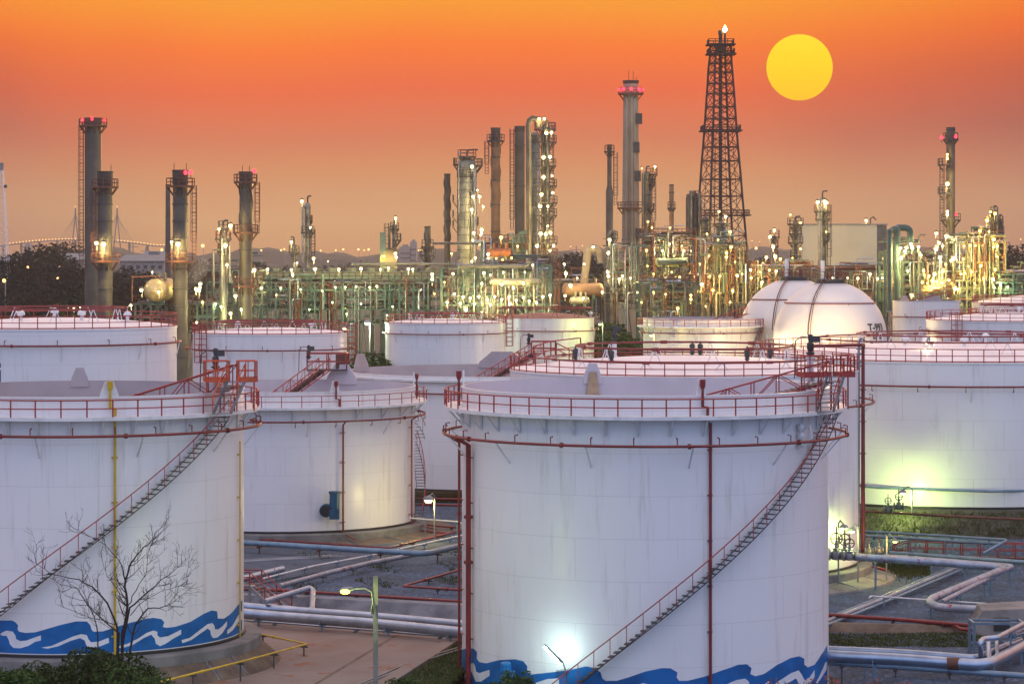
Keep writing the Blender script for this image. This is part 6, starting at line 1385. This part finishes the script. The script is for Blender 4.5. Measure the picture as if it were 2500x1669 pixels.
def bush(px, py, D, w, h, n, lm, label, s=(.06,.15), seed=1, name='bush'):
    random.seed(seed); top = ZP(py, D); x = (px-1250)/F*D; r = thing(name, label, 'bush', (x, D, top-h)); z0 = top-h
    bl = [(x+random.uniform(-w,w)*.5, D+random.uniform(-.3,.3)*w, z0+h*random.uniform(.3,.8), h*random.uniform(.22,.34), .8) for _ in range(9)]
    st = MB()
    for q in bl: st.tube([(x, D, z0-.1), ((x+q[0])/2, (D+q[1])/2, z0+h*.3), (q[0], q[1], q[2]+q[3]*.6)], [.05,.035,.012], 5)
    st.build('stem', M_BARK, r); mb = MB(); leaves(mb, bl, n, *s); mb.build('foliage', lm, r, 0)
bush(235, 1560, 124, 4.2, 4.4, 9000, LF1, 'large dark green bush at the foot of the leafless tree', seed=2)
bush(120, 1590, 123, 3.6, 3.6, 5000, LF1, 'dark bush left of the leafless tree trunk', seed=12)
bush(25, 1622, 120, 2.6, 3.0, 4500, LF2, 'lighter green bush in the lower left corner', seed=3)
bush(330, 1612, 122, 2.4, 3.0, 1500, LF2, 'sparse bush right of the leafless tree trunk', seed=4)
bush(985, 1655, 128, 1.5, 1.6, 1600, LF2, 'small green bush at the bottom edge beside the lamp post', seed=5)
bush(1265, 1630, 130, 1.2, 1.8, 1100, LF2, 'small leafy bush in front of the bright blue motor', (.05,.13), 6)
bush(1215, 1652, 128, 1.0, 1.3, 700, LF2, 'low bush at the bottom edge left of the blue motor', (.05,.12), 7)
bush(2060, 1645, 128, 1.6, 1.5, 260, LF3, 'sparse red-leaved shrub at the lower right of the big tank', (.06,.13), 8)
bush(2190, 1652, 127, 2.2, 1.3, 260, LF3, 'second red-leaved shrub along the bottom right edge', (.06,.13), 9)
bush(1935, 1648, 128, 2.0, 1.4, 200, LF3, 'thin red-leaved twigs before the big tank mural', (.05,.11), 10)
# grass tufts: uncountable
mb = MB(); random.seed(9)
def tuft(x, y, z, h):
    for _ in range(4):
        a = random.uniform(0, 6.28); q = Vector((x+random.gauss(0,.12), y+random.gauss(0,.12), z)); w = Vector((cos(a), sin(a), 0))*.035
        mb.add([q-w, q+w, q+Vector((random.gauss(0,.1), random.gauss(0,.1), h*random.uniform(.6,1.2)))], [(0,1,2)])
for _ in range(2600):
    u = random.random(); y = 125+44*u; x = -11.6+9.1*u+random.random()*3.0; tuft(x, y, .08, .22)
for _ in range(1500):
    p = G(random.uniform(2060,2270), random.gauss(1392,9), 0); tuft(p.x, p.y, gz(p.x, p.y), .3)
for _ in range(3600):
    t = random.uniform(-1.3,.6); k = random.random(); p = on(cF, t, RF+1.6+2.8*k, 3.2-1.65*k); tuft(p.x, p.y, p.z-.05, .3)
for _ in range(1500):
    p = G(random.uniform(690,1128), random.uniform(1345,1440), 0)
    if sin(p.x*1.1)+sin(p.y*.7+p.x) > .8: tuft(p.x, p.y, gz(p.x, p.y), .2)
for _ in range(1500):
    p = G(random.uniform(2021,2400), random.uniform(1545,1578), 0); tuft(p.x, p.y, gz(p.x, p.y), .13)
o = mb.build('grass', leaf_mat('grass_blade', (.03,.045,.012), (.05,.07,.02), (.09,.10,.03)), None, 0); tag(o, 'weedy grass along the yard edges', 'grass', kind='stuff')
# trees among the tanks
T1 = tree_proto(9, 7.5, 9, 3200, .22, .45, LF2, 'green tree left of the small white vented tank', (W(905,0,370).x, 370, 0), 31, 'green trees among the tanks')
for px, D, sc, lb in ((925,385,.85,'smaller green tree touching the small white vented tank'), (1105,445,1.15,'dark tree behind the pipework left of the rusty-roofed tank'),
                      (1490,425,1.25,'dark tree right of the rusty-roofed tank'), (1535,432,1.0,'dark tree left of the tank with the red rolling ladder'), (1460,440,.9,'dark tree close behind the rusty-roofed tank')):
    dup(T1, (W(px,0,D).x, D, 0), lb, None, px*.7, sc)
# woods and hills far off
T2 = tree_proto(13, 12, 12, 3600, .28, .6, LF4, 'x', (0,0,0), 41, None, 'far_tree')
random.seed(77); farl = []
for px, py, D in ((20,640,700),(85,617,760),(70,650,720),(120,632,800),(40,668,640),(150,660,690),(175,672,650),(125,690,600),(165,700,560),(60,700,560),(15,700,600),(200,668,720),(290,665,760),(300,690,650),(320,700,600),(270,715,560),(225,720,540),(190,735,520),(105,720,540),(35,735,520),(345,668,820),(165,617,1100),(470,690,760),(490,655,1000),(620,655,1000),(1810,655,900),(1865,650,950),(1895,665,800),(2245,640,950),(2270,655,900),(2460,628,900),(2485,650,800),(2440,655,820),(1405,640,1000),(1440,645,950)):
    farl.append((px, py, D))
for i, (px, py, D) in enumerate(farl):
    if px < 520 and D < 1000: py += 14
    h = ZP(py, D)+1.4; sc = h/12.6; loc = (W(px,0,D).x, D, -1.4)
    side = 'the left wood' if px < 520 else ('the gap left of centre' if px < 1000 else ('the gap behind the rusty-roofed tank' if px < 1500 else ('the gap right of the flare tower' if px < 2000 else 'the far right')))
    k = sum(1 for q in farl[:i] if (q[0] < 520) == (px < 520) and q[0] // 500 == px // 500)
    lb = 'hazy dark tree, '+orl(k)+' largest clump in '+side
    if i == 0: T2.location = loc; T2.scale = (sc,)*3; T2['label'] = lb; T2['group'] = 'far trees in the haze'
    else: dup(T2, loc, lb, 'far trees in the haze', px*.37, sc)
mb = MB(); random.seed(78)
def ridge(y, h0, amp, x0, x1, n, depth):
    a, b = len(mb.v), n+1
    for k, (dy, f) in enumerate(((0,0),(depth*.35,.85),(depth*.6,1),(depth,.0))):
        for i in range(n+1):
            x = x0+(x1-x0)*i/n; hh = h0+amp*(sin(i*.37)+.6*sin(i*.83+1)+.4*sin(i*1.9+2)+random.uniform(-.5,.5))
            mb.v.append((x, y+dy, -1.5+max(0, hh)*f))
    for k in range(3):
        for i in range(n): mb.f.append((a+k*b+i, a+k*b+i+1, a+(k+1)*b+i+1, a+(k+1)*b+i))
ridge(2900, 24, 3.5, -900, 900, 160, 300); ridge(2150, 16, 3.0, -700, 700, 140, 250); ridge(1500, 12, 3.0, -560, -140, 70, 200); ridge(1350, 9, 2.5, 60, 420, 60, 200)
o = mb.build('hills', mat('hill_wood', (.020,.030,.022), .95, scale=.06, col2=(.035,.045,.03), bump=1, bscale=.15), None, 60); struct(o)
mb = MB(); random.seed(79); bl = []
for i in range(150):
    x = random.uniform(-420,430); y = random.uniform(1250,2000); bl.append((x, y, random.uniform(3,9), random.uniform(7,13), .7))
leaves(mb, bl, 14000, 1.0, 2.2)
o = mb.build('distant_wood', LF4, None, 0); tag(o, 'distant hazy woodland belt on the horizon', 'wood', kind='stuff')
# ------------------------------------------------------------------ air
hb = MB().box((0, 1500, 47.5), (3600, 3600, 100))
hz = bpy.data.materials.new('haze_air'); hz.use_nodes = True; g = N(hz.node_tree); g.t.nodes.clear()
pv = g.n('ShaderNodeVolumePrincipled'); pv.inputs['Color'].default_value = (.94,.76,.56,1); pv.inputs['Density'].default_value = HAZE
g.L.new(pv.outputs[0], g.n('ShaderNodeOutputMaterial').inputs['Volume'])
ho = hb.build('haze', hz, None, 0); ho['kind'] = 'stuff'; tag(ho, 'thin evening haze over the whole site', 'haze')
